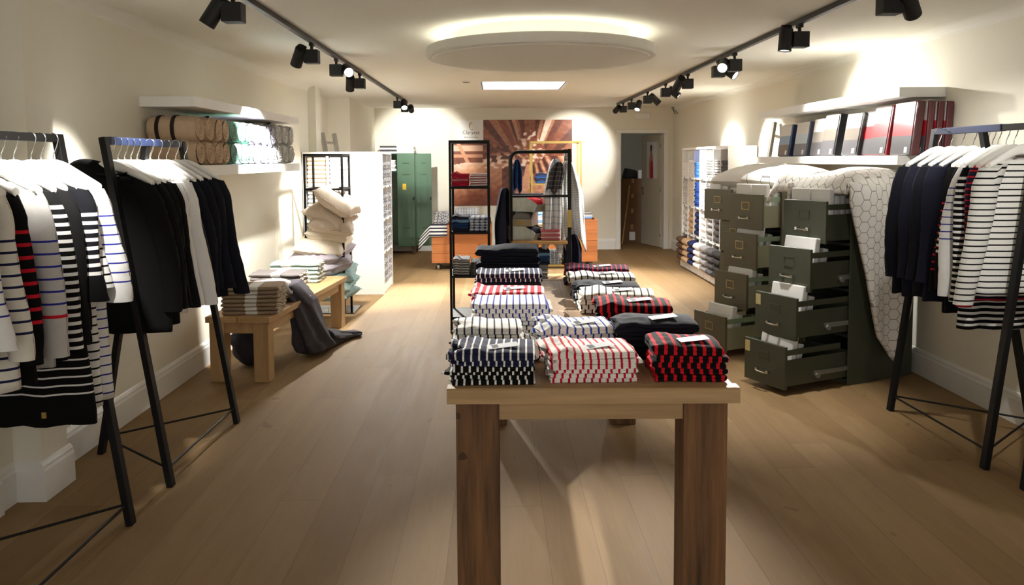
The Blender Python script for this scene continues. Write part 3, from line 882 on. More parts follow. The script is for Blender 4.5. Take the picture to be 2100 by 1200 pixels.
top3(4.09, 0.03, 0.03, 'cream long-sleeved top with thin black stripes facing the shop', kind='striped_shirt', cat='top', mat=S_wbr, L=0.72, sl=0.71, seed=40, sh=0.2, wid=0.22, splay=0.12, dep=0.04, thick=1.2)
for i in range(2):
    top3(3.55 - 0.1 * i, 0.12, 0.0, ['black and white striped top on the rack at the picture edge', 'another striped top on the rack at the picture edge'][i], kind='striped_shirt', cat='top', mat=S_wbr, L=0.78, sl=0.5, seed=44 + i, sh=0.2, wid=0.22, splay=0.02)
#@@
# ================================================================== shelf with rolled throws above the bench
def shelf(label, x0, x1, y0, y1, z0, z1):
    return obj('wall_shelf', B().bx(x0, x1, y0, y1, z0, z1), M_white, bev=0.003, label=label, cat='shelf', group='thick white wall shelves')
shelf('thick white empty wall shelf above the rolled throws', XL, -1.93, 5.19, 7.90, 1.95, 2.018)
shelf('thick white wall shelf carrying the rolled throws', XL, -1.93, 5.19, 7.90, 1.50, 1.572)
shelf('thick white empty wall shelf above the packed bed linen', 2.80, XR, 5.49, 8.46, 2.015, 2.085)
shelf('thick white wall shelf carrying the packed bed linen', 2.80, XR, 5.49, 8.50, 1.545, 1.612)

F_beige = fabric('beige_fleece', lin(196, 172, 146), bump=0.8, fine=120, var=0.15)
F_teal = fabric('teal_fleece', lin(122, 160, 150), bump=0.8, fine=120, var=0.18)
F_lilac = fabric('lilac_plush', lin(178, 176, 192), bump=0.9, fine=90, var=0.3, scale=60)
F_pgrey = fabric('pale_grey_plush', lin(196, 197, 196), bump=0.9, fine=90, var=0.22, scale=60)
F_strap = fabric('dark_strap', lin(48, 40, 34))
spec = [(F_beige, 'beige', [5.30, 5.475, 5.65, 5.80], 0.085), (F_teal, 'teal green', [5.97, 6.145, 6.32], 0.085),
        (F_lilac, 'lilac grey', [6.50, 6.675, 6.85, 7.02], 0.084), (F_pgrey, 'pale grey', [7.21, 7.42, 7.64], 0.092)]
for fm, cname, ys, r in spec:
    meshes = [roll_mesh('rolled_throw', r, 0.315, fm, seed=sd, fl=0.006 if fm in (F_beige, F_teal) else 0.014) for sd in (1, 5)]
    for i, y in enumerate(ys):
        for row in range(2):
            o = obj('rolled_throw', meshes[(i + row) % 2], None, loc=(-2.262, y + 0.004 * ((i * 7 + row * 3) % 3), 1.572 + r * 0.965 + row * r * 1.86),
                    rot=((i * 1.3 + row) % 6.28, 0, 0), cat='throw', group=cname + ' rolled throws on the wall shelf',
                    label=cname + ' rolled throw, ' + ORD[i] + ' from the shop front in the ' + ('upper' if row else 'lower') + ' row')
            if fm is F_beige and row == 1 and i == 0:
                for q in (0.07, 0.17):
                    b = B()
                    ring = [(q + w, (r + 0.004) * math.cos(a), (r + 0.004) * math.sin(a)) for w in (-0.012, 0.012) for a in [2 * PI * k / 32 for k in range(32)]]
                    b.v += [Vector(p) for p in ring]
                    for k in range(32): b.face((k, (k + 1) % 32, 32 + (k + 1) % 32, 32 + k))
                    obj('strap', b, F_strap, o, solid=0.004)
for i, (y, l) in enumerate(((5.72, 'dark carrying strap lying on the beige rolls'), (7.3, 'dark carrying strap lying on the pale grey rolls'))):
    pts = [(-2.1 + 0.03 * math.sin(k), y + 0.05 * k, 1.572 + (0.325 if i == 0 else 0.351) + 0.022 * math.sin(PI * k / 5)) for k in range(6)]
    obj('carry_strap', B().tube(pts, 0.009, 6), F_strap, smooth=True, label=l, cat='strap')

# ================================================================== bench with blankets
M_bench = wood('pine_bench', lin(170, 134, 90), lin(196, 164, 120), axis=1, scale=1.0)
M_benchl = wood('pine_leg', lin(164, 130, 88), lin(192, 160, 116), axis=2, scale=1.0)
ba = math.atan2(0.11, 1.9)
t = thing('bench', 'low pine bench with thick square legs under the blanket stacks', 'bench', (-2.10, 5.70, 0), -0.09)
b = B(); b.bx(0.0, 0.235, 0.0, 2.02, 0.435, 0.48); b.bx(0.24, 0.475, 0.0, 2.02, 0.435, 0.48)
obj('bench_top', b, M_bench, t, bev=0.004)
for lx, ly in ((0.02, 0.02), (0.345, 0.02), (0.02, 1.89), (0.345, 1.89)):
    obj('leg', B().bx(lx, lx + 0.11, ly, ly + 0.11, 0, 0.435), M_benchl, t, bev=0.003)
for x0, x1, y0, y1 in ((0.13, 0.345, 0.035, 0.07), (0.13, 0.345, 1.95, 1.985), (0.04, 0.075, 0.13, 1.89), (0.40, 0.435, 0.13, 1.89)):
    obj('apron', B().bx(x0, x1, y0, y1, 0.355, 0.435), M_bench, t, bev=0.002)

def band_mat(name, base, band, lo, hi, fringe=None):
    g = G(name); u = g.sep(g.coord('UV'))[0]
    k = g.math('MULTIPLY', g.math('GREATER_THAN', u, lo), g.math('LESS_THAN', u, hi))
    o = g.coord('Object')
    col = g.mix(g.noise(o, 50.0), tuple(x * 0.85 for x in base[:3]) + (1,), base)
    col = g.mix(k, col, band)
    g.bump(g.noise(o, 300.0, 2.0), 0.35, 0.003)
    return g.out(col, 0.92, 0, 0.2)
PAPER = lin(224, 223, 220)
MB_taupe = band_mat('taupe_blanket', lin(158, 138, 116), PAPER, -0.03, 0.055)
MB_grey = band_mat('grey_blanket', lin(112, 106, 104), PAPER, -0.03, 0.05)
MB_mint = band_mat('mint_blanket', lin(158, 176, 172), PAPER, -0.12, -0.03)
M_fringe = fabric('fringe', lin(206, 192, 172))
def blanket_stack(mat, x, y, w, d, n, th, rot, word, group, where):
    ms = [fold_mesh('folded_blanket', w, d, th, mat, seed=60 + k + n, bulges=1, wob=0.006) for k in range(3)]
    os_ = pile('folded_blanket', ms, x, y, 0.48, n, th, rot, '{p} ' + word + ' with a paper band, ' + where, 'blanket', group, 0.006, 0.03)
    for i, o in enumerate(os_):
        b = B()
        rnd = random.Random(i + n)
        for k in range(26):
            yy = -d / 2 + d * (k + 0.5) / 26; ll = rnd.uniform(0.008, 0.02)
            b.box((w / 2 + ll / 2 - 0.006, yy, th * 0.5 + rnd.uniform(-0.01, 0.01)), (ll, d / 30, 0.004))
        obj('fringe', b, M_fringe, o)
blanket_stack(MB_taupe, -1.80, 5.90, 0.40, 0.30, 7, 0.031, 0.06, 'taupe folded blanket', 'taupe blankets on the bench', 'at the near end of the bench')
blanket_stack(MB_grey, -1.865, 6.83, 0.43, 0.28, 5, 0.036, 0.0, 'dark grey folded blanket', 'dark grey blankets on the bench', 'beyond the cushion on the bench')
blanket_stack(MB_mint, -1.85, 7.38, 0.44, 0.28, 5, 0.04, 0.0, 'pale mint folded blanket', 'pale mint blankets on the bench', 'at the far end of the bench')
F_grey_th = fabric('dark_grey_gauze', lin(70, 67, 72), bump=0.6, fine=200, var=0.2)
F_lil_c = fabric('taupe_linen', lin(138, 126, 122))
obj('cushion', pillow_mesh('cushion', 0.46, 0.46, 0.15, F_lil_c, 3), None, loc=(-1.86, 6.33, 0.555), rot=(0.02, -0.10, 0.2), label='taupe square cushion lying between the blanket stacks on the bench', cat='cushion')

def sheet(name, fn, nu, nv, mat, th=0.006, **k):
    return obj(name, B().grid(fn, nu, nv), mat, smooth=True, solid=th, **k)
# throw: bunched over the bench edge, cascading to the floor, tail on the boards
def bundle(path, nu, nv, seed):
    # path: (centre, half width across, half thickness, direction angle) from end to end, ruffled like bunched gauze
    def at(u):
        f = u * (len(path) - 1); i = min(int(f), len(path) - 2); f -= i; f = f * f * (3 - 2 * f)
        A, C = path[i], path[i + 1]
        return Vector(A[0]).lerp(Vector(C[0]), f), A[1] + (C[1] - A[1]) * f, A[2] + (C[2] - A[2]) * f, Vector(A[3]).lerp(Vector(C[3]), f), Vector(A[4]).lerp(Vector(C[4]), f)
    def fn(u, v):
        c, ra, rb, ax, bx_ = at(u)
        q = 2 * PI * v
        e = min(1.0, u * 14, (1 - u) * 14) ** 0.5
        k = 1 + 0.10 * math.sin(q * 5 + seed + u * 7) + 0.07 * math.sin(q * 9 + u * 13 + seed) + 0.14 * nz(math.cos(q) * 2, math.sin(q) * 2 + u * 5, seed)
        p = c + ax * (ra * k * math.cos(q) * e) + bx_ * (rb * k * math.sin(q) * e)
        return (p.x, p.y, max(p.z, 0.006)), (q * 0.05, u)
    return fn
X_, Y_, Z_ = (1, 0, 0), (0, 1, 0), (0, 0, 1)
b = B().grid(bundle([((-1.98, 6.42, 0.53), 0.05, 0.035, Y_, Z_), ((-1.84, 6.44, 0.55), 0.20, 0.06, Y_, Z_), ((-1.66, 6.48, 0.55), 0.23, 0.07, Y_, (0.5, 0, 0.85)), ((-1.59, 6.50, 0.44), 0.22, 0.09, Y_, X_),
                     ((-1.55, 6.52, 0.26), 0.23, 0.11, Y_, X_), ((-1.53, 6.55, 0.12), 0.25, 0.14, Y_, X_), ((-1.52, 6.58, 0.015), 0.24, 0.15, Y_, X_)], 60, 56, 1), 60, 56)
b.grid(bundle([((-1.53, 6.62, 0.16), 0.05, 0.05, Y_, Z_), ((-1.47, 6.74, 0.09), 0.12, 0.08, (0.8, -0.5, 0), Z_), ((-1.40, 6.95, 0.05), 0.09, 0.05, (0.8, -0.5, 0), Z_), ((-1.34, 7.08, 0.035), 0.07, 0.035, (0.8, -0.5, 0), Z_), ((-1.28, 7.18, 0.03), 0.09, 0.025, (0.7, -0.6, 0), Z_), ((-1.24, 7.22, 0.02), 0.02, 0.012, (0.7, -0.6, 0), Z_)], 40, 28, 4), 40, 28)
obj('throw', b, F_grey_th, smooth=True, label='dark grey gauze throw draped over the bench edge onto the floor', cat='throw')
def under(u, v):
    a = 2 * PI * v
    r = 0.15 * math.sin(PI * min(0.98, max(0.02, u))) ** 0.5
    x = -1.93 + r * math.cos(a) * (1 + 0.25 * nz(u * 5, math.cos(a) * 2, math.sin(a) * 2)); y = 6.2 + r * 1.2 * math.sin(a)
    return (x, y, 0.005 + 0.36 * u + 0.02 * nz(math.cos(a) * 3, u * 6, 3)), (u, v)
obj('cloth_bundle', B().grid(under, 18, 32), fabric('charcoal_cloth', lin(58, 58, 66), bump=0.6, fine=60), smooth=True, label='charcoal cloth bundle stuffed under the pine bench', cat='cloth')

# ================================================================== tower rack of cushions
M_gloss = plain('black_glass', lin(16, 17, 18), 0.08, var=0.02)
t = thing('display_tower', 'slim black metal tower rack holding the pile of cushions', 'display rack', (-1.97, 8.25, 0))
W_, D_ = 0.385, 0.40
for px in (0, W_):
    for py in (0, D_):
        obj('post', B().bx(px - 0.011, px + 0.011, py - 0.011, py + 0.011, 0, 1.665), M_black, t)
for z, nm in ((1.645, 'top_frame'), (1.29, 'middle_frame'), (0.135, 'bottom_frame')):
    b = B()
    for y in (0, D_): b.bx(0, W_, y - 0.01, y + 0.01, z, z + 0.022)
    for x in (0, W_): b.bx(x - 0.01, x + 0.01, 0, D_, z, z + 0.022)
    obj(nm, b, M_black, t)
obj('shelf', B().bx(0, W_, 0, D_, 0.15, 0.158), M_black, t)
obj('base_plate', B().bx(-0.02, W_ + 0.10, -0.02, D_ + 0.02, 0.0, 0.012), M_gloss, t)
F_tealc = fabric('teal_linen', lin(150, 176, 172)); F_lilc = fabric('lilac_linen', lin(176, 170, 178)); F_cream = fabric('cream_linen', lin(224, 213, 196)); F_sand = fabric('sand_linen', lin(206, 192, 176))
cz = 0.158
cl = [(F_tealc, 'teal', 0.0, 0.02, 0.09, 0.48), (F_tealc, 'teal', 0.02, -0.07, 0.1, 0.48), (F_tealc, 'teal', 0.02, -0.14, 0.1, 0.48), (F_lilc, 'lilac grey', -0.02, -0.22, 0.11, 0.50),
      (F_lilc, 'lilac grey', -0.10, -0.10, 0.12, 0.58), (F_cream, 'cream', -0.07, 0.10, 0.12, 0.52), (F_cream, 'cream', -0.02, 0.16, 0.11, 0.44), (F_sand, 'sand', 0.02, 0.22, 0.11, 0.46), (F_sand, 'sand', -0.0, 0.42, 0.12, 0.46), (F_sand, 'sand', 0.09, 0.62, 0.13, 0.46)]
zs = [0.205, 0.295, 0.385, 0.50, 0.615, 0.725, 0.825, 0.925, 1.03, 1.17]
cnt = {}
for i, (m, c, dx, ry, h, s) in enumerate(cl):
    cnt[c] = cnt.get(c, 0) + 1
    obj('fringed_cushion', pillow_mesh('fringed_cushion', s, s, h * 1.55, m, 10 + i, 0.018, 0.7), None, loc=(-1.745 + dx, 8.40 - 0.04 * (i % 2), zs[i]), rot=(0.10 * ((i % 3) - 1) + 0.14, ry, 0.25 * ((i * 5 % 4) - 1.5) * 0.5),
        label=('bottom' if i == 0 else 'topmost' if i == 9 else ORD[i]) + (' ' if i in (0, 9) else ' from the floor, ') + c + ' fringed cushion in the black tower rack', cat='cushion', group='cushions piled in the tower rack')

# ================================================================== cube shelving
M_tag = plain('tag_dark', lin(60, 58, 56), 0.6)
def cube_unit(name, label, loc, rot, W, H, dep, cols, rows, z0, tags=True, plinth=0):
    t = thing(name, label, 'shelving unit', loc, rot)
    p = 0.022
    obj('side_panel', B().bx(0, p, 0, dep, 0, H), M_white, t, bev=0.001); obj('side_panel', B().bx(W - p, W, 0, dep, 0, H), M_white, t, bev=0.001)
    obj('back_panel', B().bx(p, W - p, dep - 0.01, dep, z0, H), M_white, t)
    obj('top_board', B().bx(p, W - p, 0, dep - 0.01, H - 0.03, H), M_white, t, bev=0.001)
    obj('plinth', B().bx(p, W - p, 0.015, dep - 0.01, 0, z0), M_white, t)
    ch = (H - 0.03 - z0) / rows; cw = (W - p * 2) / cols
    for r in range(1, rows):
        obj('shelf', B().bx(p, W - p, 0, dep - 0.01, z0 + r * ch - 0.011, z0 + r * ch + 0.011), M_white, t)
        if tags:
            for c in range(cols):
                obj('price_tag', B().bx(p + c * cw + cw * 0.40, p + c * cw + cw * 0.55, -0.003, 0.0, z0 + r * ch - 0.009, z0 + r * ch + 0.009), M_tag, t)
    for c in range(1, cols):
        for r in range(rows):
            obj('divider', B().bx(p + c * cw - 0.009, p + c * cw + 0.009, 0.004, dep - 0.01, z0 + r * ch + 0.011, z0 + (r + 1) * ch - 0.011), M_white, t)
    for k in range(plinth):
        w = (W - 0.02) / plinth
        obj('plinth_box', B().bx(0.01 + k * w + 0.012, 0.01 + (k + 1) * w - 0.012, -0.02, 0.014, 0.012, z0 - 0.012), M_white, t, bev=0.003)
    return t, cw, ch
def fill(unit, cells, W, z0, dep, where, kind='folded_towel'):
    """cells: {(col, row from the bottom): (mesh list, count, thickness, colour words)}; columns counted along the unit's local x"""
    t, cw, ch = unit
    M = Matrix.Translation(t.location) @ RZ(t.rotation_euler[2])
    for (c, r), (ms, n, th, words, d) in cells.items():
        for i in range(n):
            me = ms[(i + c) % len(ms)]
            o = bpy.data.objects.new(kind if 'roll' not in words else 'rolled_towel', me); COL.objects.link(o)
            p = M @ Vector((0.022 + (c + 0.5) * cw + random.uniform(-0.004, 0.004), d / 2 + 0.012 + random.uniform(-0.006, 0.008), z0 + r * ch + (0.0115 if r else 0.0) + i * th))
            o.location = p; o.rotation_euler = (0, 0, t.rotation_euler[2] + random.uniform(-0.015, 0.015))
            rw = ['bottom', 'second', 'third', 'top'][r]
            tag(o, nth_top(i, n) + ' ' + words + ' in ' + rw + ' row, ' + ORD[c] + ' cube from ' + where, 'towel', words.replace('folded ', '') + 's in the ' + rw + ' row from ' + where)
T_white = fabric('towel_white', lin(232, 232, 230), bump=0.5, fine=200, var=0.04)
T_wgrey = fabric('towel_light_grey', lin(196, 196, 194), bump=0.5, fine=200)
T_peach = fabric('towel_peach', lin(226, 204, 184), bump=0.5, fine=200)
T_cream = fabric('towel_cream', lin(226, 216, 198), bump=0.5, fine=200)
T_beige = fabric('towel_beige', lin(196, 164, 128), bump=0.5, fine=200)
T_blue = fabric('towel_blue', lin(40, 74, 150), bump=0.5, fine=200)
T_blue2 = fabric('towel_bright_blue', lin(64, 116, 190), bump=0.5, fine=200)
T_navy = fabric('towel_navy', lin(34, 44, 88), bump=0.5, fine=200)
T_grey = fabric('towel_grey', lin(140, 138, 138), bump=0.5, fine=200)
T_dgrey = fabric('towel_dark_grey', lin(82, 80, 82), bump=0.5, fine=200)
T_brown = fabric('towel_brown', lin(96, 72, 58), bump=0.5, fine=200)
T_char = fabric('towel_charcoal', lin(48, 47, 48), bump=0.5, fine=200)
T_gst = stripes('towel_grey_stripe', lin(206, 206, 202), lin(92, 90, 90), 0.02, 0.4, 1)
T_spk = None
def spk_mat(name, a, b_, s=90.0):
    g = G(name); n = g.noise(g.coord('Object'), s, 1.0)
    return g.out(g.mix(g.math('GREATER_THAN', n, 0.5), a, b_), 0.9, 0, 0.2)
T_spk = spk_mat('speckled_towel', lin(92, 94, 102), lin(222, 222, 224), 55.0)
def fm(mat, w, d, th, b=2, n=2, wob=0.003):
    return [fold_mesh('folded_towel', w, d, th, mat, seed=200 + 17 * k, bulges=b, wob=wob, rows=16) for k in range(n)]

# unit facing the shop front beside the bench: two columns, four rows
HU = 1.70
u1 = cube_unit('cube_shelf', 'white cube shelf with two columns of towels behind the cushion tower', (-2.272, 9.42, 0), 0, 0.57, HU, 0.38, 2, 4, 0.08, False)
cells = {}
pe, wh, lg = fm(T_peach, 0.225, 0.28, 0.050, 1), fm(T_white, 0.225, 0.28, 0.050, 1), fm(T_wgrey, 0.225, 0.28, 0.050, 1)
for r in range(4):
    cells[(0, r)] = ([wh, wh, lg, pe][r], 7, 0.0505, ['white folded towel', 'white folded towel', 'light grey folded towel', 'peach folded towel'][r], 0.36)
    cells[(1, r)] = ([wh, lg, wh, wh][r], 7, 0.0505, ['white folded towel', 'light grey folded towel', 'white folded towel', 'white folded towel'][r], 0.36)
fill(u1, cells, 0.57, 0.08, 0.38, 'the bench wall')
# end unit: its narrow side panel to the shop front, cubes facing into the room
u2 = cube_unit('cube_shelf', 'tall white cube shelf showing its plain side panel, beside the cushion tower', (-1.332, 9.42, 0), PI / 2, 0.80, HU, 0.365, 2, 4, 0.10, True)
sp = [roll_mesh('rolled_towel', 0.048, 0.30, T_spk, seed=k, fl=0.004) for k in (1, 2)]
t, cw, ch = u2
for r in range(4):
    for c in range(2):
        for k in range(9):
            o = bpy.data.objects.new('rolled_towel', sp[k % 2]); COL.objects.link(o)
            o.location = (-1.332 - 0.312, 9.42 + 0.022 + c * cw + 0.068 + (k % 3) * 0.113, 0.10 + r * ch + 0.0115 + 0.052 + (k // 3) * 0.098)
            tag(o, ['lower', 'middle', 'upper'][k // 3] + ' speckled grey rolled towel, ' + ORD[k % 3] + ' in ' + ['near', 'far'][c] + ' cube, ' + ['bottom', 'second', 'third', 'top'][r] + ' row', 'towel', 'speckled rolled towels in the side-facing cube shelf')
# long unit on the opposite wall
u3 = cube_unit('cube_shelf', 'long white cube shelf of towels sorted by colour along the wall beyond the filing cabinets', (2.765, 11.75, 0), -PI / 2, 2.35, 1.75, 0.34, 7, 4, 0.11, True, 7)
cells = {}
w_ = 0.285; d_ = 0.28
def rolls(mat, n=2): return fm(mat, w_, d_, 0.085, 1, n, 0.006)
top = [(T_white, 'white', 6), (T_white, 'white', 7), (T_blue2, 'bright blue', 6), (T_white, 'white', 7), (T_gst, 'grey striped', 7), (T_gst, 'grey striped', 7), (T_dgrey, 'dark grey', 7)]
mid = [(T_wgrey, 'light grey', 8), (T_cream, 'cream', 8), (T_blue, 'royal blue', 8), (T_white, 'white', 8), (T_grey, 'grey', 8), (T_dgrey, 'dark grey', 8), (T_char, 'charcoal', 8)]
low = [(T_wgrey, 'light grey', 4), (T_beige, 'beige', 4), (T_navy, 'navy', 4), (T_white, 'white', 4), (T_grey, 'grey', 4), (T_dgrey, 'dark grey', 4), (T_char, 'charcoal', 4)]
bot = [(T_brown, 'brown', 4), (T_beige, 'beige', 4), (T_navy, 'navy', 4), (T_white, 'white', 4), (T_grey, 'grey', 4), (T_dgrey, 'dark grey', 4), (T_char, 'charcoal', 4)]
cache = {}
for c in range(7):
    for r, (row, th, b_) in enumerate(((bot, 0.088, 1), (low, 0.085, 1), (mid, 0.044, 2), (top, 0.036, 2))):
        m, w, n = row[c]
        key = (m.name, th)
        if key not in cache: cache[key] = fm(m, w_, d_ + (0.10 if r == 0 else 0), th, b_, 2, 0.006 if b_ == 1 else 0.003)
        cells[(c, r)] = (cache[key], n, th * 0.97, w + ' folded towel', d_ - (0.10 if r == 0 else 0.0))
fill(u3, cells, 2.35, 0.11, 0.34, 'the doorway')

# ================================================================== ladders leaning in the corners
M_ladder = wood('grey_ladder', lin(132, 130, 122), lin(176, 172, 162), 2, 1.0)
M_ladderd = wood('dark_ladder', lin(78, 75, 68), lin(112, 108, 98), 2, 1.0)
def ladder(label, p0, p1, dirw, width, top, rungs, M_ladder=M_ladder, rw=0.05):
    t = thing('ladder', label, 'ladder', p0)
    o = Vector(p0); a = Vector(p1) - o; d = Vector(dirw).normalized() * width
    obj('rail', B().bar((0, 0, 0), a, rw, 0.07), M_ladder, t); obj('rail', B().bar(d, a + d, rw, 0.07), M_ladder, t)
    for k in range(rungs):
        f = (k + 0.6) / rungs
        obj('rung', B().tube([a * f, a * f + d], 0.016, 10), M_ladder, t)
ladder('grey wooden ladder peeping over the white cube shelf by the bench wall', (-2.02, 10.75, 0), (-2.33, 10.82, 1.97), (0.25, 0.9, 0), 0.34, 0, 6)
ladder('grey wooden ladder leaning on the wall behind the packed bed linen', (2.74, 8.62, 0), (3.07, 8.72, 1.99), (0.35, 1, 0), 0.34, 0, 6, M_ladderd, 0.032)
#@@
# ================================================================== main table of reclaimed wood
TA = math.radians(-1.5)
M_ttop = wood('reclaimed_top', lin(158, 128, 96), lin(206, 178, 142), 1, 1.0, 0.6, (0.12, 0.42, 0.30))
M_tleg = wood('reclaimed_leg', lin(52, 34, 22), lin(132, 94, 58), 2, 1.3, 0.65)
M_tend = wood('table_edge', lin(150, 120, 84), lin(190, 158, 114), 0, 1.0)
TX0, TX1, TY0, TY1, TZ = -0.165, 0.795, 2.545, 4.93, 0.85
t = thing('display_table', 'long reclaimed wood table with patchwork top and thick square legs', 'table', ((TX0 + TX1) / 2, TY0, 0), TA)
hw = (TX1 - TX0) / 2
obj('table_top', B().bx(-hw + 0.01, hw - 0.01, 0.055, TY1 - TY0 - 0.055, TZ - 0.048, TZ), M_ttop, t, bev=0.003)
for y0, y1 in ((0, 0.056), (TY1 - TY0 - 0.056, TY1 - TY0)):
    b = B()
    def edge(u, v):
        x = -hw + 2 * hw * u
        w = 0.004 * nz(x * 7, y0, 1)
        q = [(y0 + w, TZ - 0.05), (y0 + w, TZ - 0.004 + w), (y0 + 0.006 + w, TZ + 0.001 + w * 0.4), (y1, TZ + 0.001), (y1, TZ - 0.05), (y0 + w, TZ - 0.05)][int(round(v * 5))]
        return (x, q[0], q[1]), (x, v)
    b.grid(edge, 40, 5)
    b.poly([edge(0, k / 5)[0] for k in range(5)]); b.poly([edge(1, k / 5)[0] for k in reversed(range(5))])
    obj('edge_board', b, M_tend, t)
for x0, x1 in ((-hw + 0.022, -hw + 0.168), (hw - 0.165, hw + 0.002 - 0.018)):
    for y0 in (0.09, TY1 - TY0 - 0.24):
        obj('leg', B().bx(x0, x1, y0, y0 + 0.15, 0, TZ - 0.05), M_tleg, t, bev=0.003)
for x0, x1, y0, y1 in ((-hw + 0.168, hw - 0.165, 0.10, 0.13), (-hw + 0.168, hw - 0.165, TY1 - TY0 - 0.14, TY1 - TY0 - 0.11), (-hw + 0.05, -hw + 0.08, 0.24, TY1 - TY0 - 0.24), (hw - 0.07, hw - 0.04, 0.24, TY1 - TY0 - 0.24)):
    obj('apron', B().bx(x0, x1, y0, y1, TZ - 0.135, TZ - 0.05), M_tend, t, bev=0.002)

# ---- folded striped tops in piles on the table
def st(name, base, line, per, duty): return stripes(name, base, line, per, duty, 0)
CW = lin(238, 236, 230)
Q_nw = st('folded_navy_white', lin(30, 32, 64), CW, 0.026, 0.24)
Q_kw = st('folded_black_white', lin(12, 12, 14), CW, 0.026, 0.26)
Q_wn = st('folded_white_navy', CW, lin(30, 32, 52), 0.028, 0.22)
Q_wr = st('folded_white_red', CW, lin(206, 22, 52), 0.026, 0.30)
Q_wbl = st('folded_white_blue', CW, lin(44, 74, 176), 0.030, 0.24)
Q_wb2 = st('folded_white_violet', CW, lin(58, 62, 160), 0.028, 0.24)
Q_kr = st('folded_black_red', lin(12, 12, 14), lin(214, 24, 40), 0.032, 0.36)
Q_nr = st('folded_navy_red', lin(38, 24, 52), lin(196, 28, 60), 0.028, 0.26)
Q_wk = st('folded_white_black', lin(234, 231, 222), lin(12, 12, 14), 0.034, 0.2)
Q_nav = fabric('folded_navy', lin(20, 22, 34), bump=0.3)
Q_blk = fabric('folded_black', lin(8, 8, 10), bump=0.3)
Q_red = st('folded_red_white', lin(206, 30, 52), CW, 0.034, 0.42)
M_card = plain('swing_tag', lin(226, 230, 236), 0.5, var=0.02)
M_cardd = plain('swing_tag_dark', lin(52, 54, 60), 0.5, var=0.02)
def shirts(x, y, rot, seq, w, d, where, group, z=TZ, rag=0.006, hump=0.012, tags=True, jr=0.05):
    """seq: list of (material, thickness, words), bottom first; x, y = middle of the pile"""
    zz = z + 0.0015
    n = len(seq)
    for i, (m, th, words) in enumerate(seq):
        last = i == n - 1
        dm = 0.55 if ('navy' in words and 'striped' not in words) or 'black red' in words or 'cream' in words else 0.3
        me = fold_mesh('folded_shirt', w * random.uniform(0.96, 1.03), d * random.uniform(0.96, 1.02), th, m, seed=random.randint(0, 999), bulges=2, wob=0.004, rows=34, rag=rag * (1.5 if last else 1.0), hump=hump if last else 0.004, shift=True, dome=dm if last else 0.0)
        o = bpy.data.objects.new('folded_shirt', me); COL.objects.link(o)
        o.location = (x + random.uniform(-0.008, 0.008), y + random.uniform(-0.006, 0.006), zz)
        o.rotation_euler = (random.uniform(-0.01, 0.01), random.uniform(-0.012, 0.012), rot + random.uniform(-jr, jr))
        pos = nth_top(i, n) if n > 1 else ''
        tag(o, (pos + ' ' + words + ' folded top in ' + where).strip(), 'folded top', group)
        if not last: o.scale = (1, 1, 0.85)
        zz += th * 0.87
        if last and tags:
            bb = B().box((0, 0, 0), (0.105, 0.042, 0.0015)); bb.cur = 1; bb.box((-0.028, 0, 0.0006), (0.022, 0.030, 0.0012))
            obj('swing_tag', bb, [M_card, M_cardd], o, loc=(0.03, -d * 0.16, th * (1 + 0.92 * dm) + 0.005), rot=(0.10, -0.06, 0.25))
    return zz
def rep(m, th, w, n): return [(m, th, w)] * n
G1 = 'folded tops on the reclaimed wood table'
s1 = shirts(-0.012, 2.715, TA + 0.02, rep(Q_kw, 0.017, 'black white-striped', 4) + rep(Q_nw, 0.024, 'navy white-striped', 2), 0.272, 0.23, 'the front corner pile of black and white', 'folded tops, front corner pile', rag=0.02)
shirts(-0.030, 3.02, TA, rep(Q_wn, 0.022, 'white navy-striped', 6), 0.25, 0.20, 'the white pile behind the front corner', 'folded tops, white corner pile', rag=0.014, tags=False)
o = obj('sleeve_heap', fold_mesh('sleeve_heap', 0.12, 0.20, 0.03, Q_wn, 5, 1, 0.012, 0.01), None, loc=(0.115, 2.98, TZ + 0.03), rot=(0.1, 0.5, 0.1), label='loose white navy-striped sleeves slumping beside the white pile', cat='sleeve')
shirts(0.322, 2.72, TA + 0.05, rep(Q_wr, 0.0185, 'white red-striped', 6), 0.30, 0.23, 'the red and white pile', 'folded tops, red and white pile', rag=0.012, hump=0.02)
shirts(0.652, 2.72, TA - 0.03, rep(Q_kr, 0.025, 'black red-striped', 5), 0.245, 0.22, 'the front black and red pile', 'folded tops, front black and red pile', rag=0.004)
shirts(0.60, 3.02, TA + 0.02, rep(Q_blk, 0.026, 'plain black', 2) + rep(Q_nav, 0.030, 'plain navy', 3), 0.30, 0.23, 'the navy pile behind black and red', 'folded tops, navy pile', rag=0.008)
shirts(0.30, 3.075, TA + 0.12, rep(Q_wbl, 0.024, 'white blue-striped', 5), 0.28, 0.22, 'the blue and white pile in the middle', 'folded tops, blue and white pile', rag=0.018, hump=0.02)
shirts(0.598, 3.46, TA - 0.10, rep(Q_blk, 0.024, 'plain black', 1) + rep(Q_kr, 0.027, 'black red-striped', 4), 0.32, 0.24, 'the rear black and red pile', 'folded tops, rear black and red pile', rag=0.006, hump=0.02)
shirts(0.59, 3.90, TA - 0.06, rep(Q_wk, 0.025, 'cream black-striped', 4), 0.36, 0.24, 'the cream pile beyond black and red', 'folded tops, cream pile', rag=0.012, hump=0.014)
shirts(0.585, 4.22, TA - 0.04, rep(Q_nav, 0.022, 'plain navy', 4), 0.34, 0.20, 'the navy pile between two striped ones', 'folded tops, far navy pile', rag=0.01)
shirts(0.60, 4.50, TA, rep(Q_wk, 0.024, 'cream black-striped', 4), 0.36, 0.22, 'the second pile from the far end', 'folded tops, second pile from the far end', rag=0.01)
shirts(0.61, 4.78, TA - 0.05, rep(Q_nr, 0.026, 'navy red-striped', 4), 0.38, 0.22, 'the farthest red pile', 'folded tops, farthest red pile', rag=0.01)
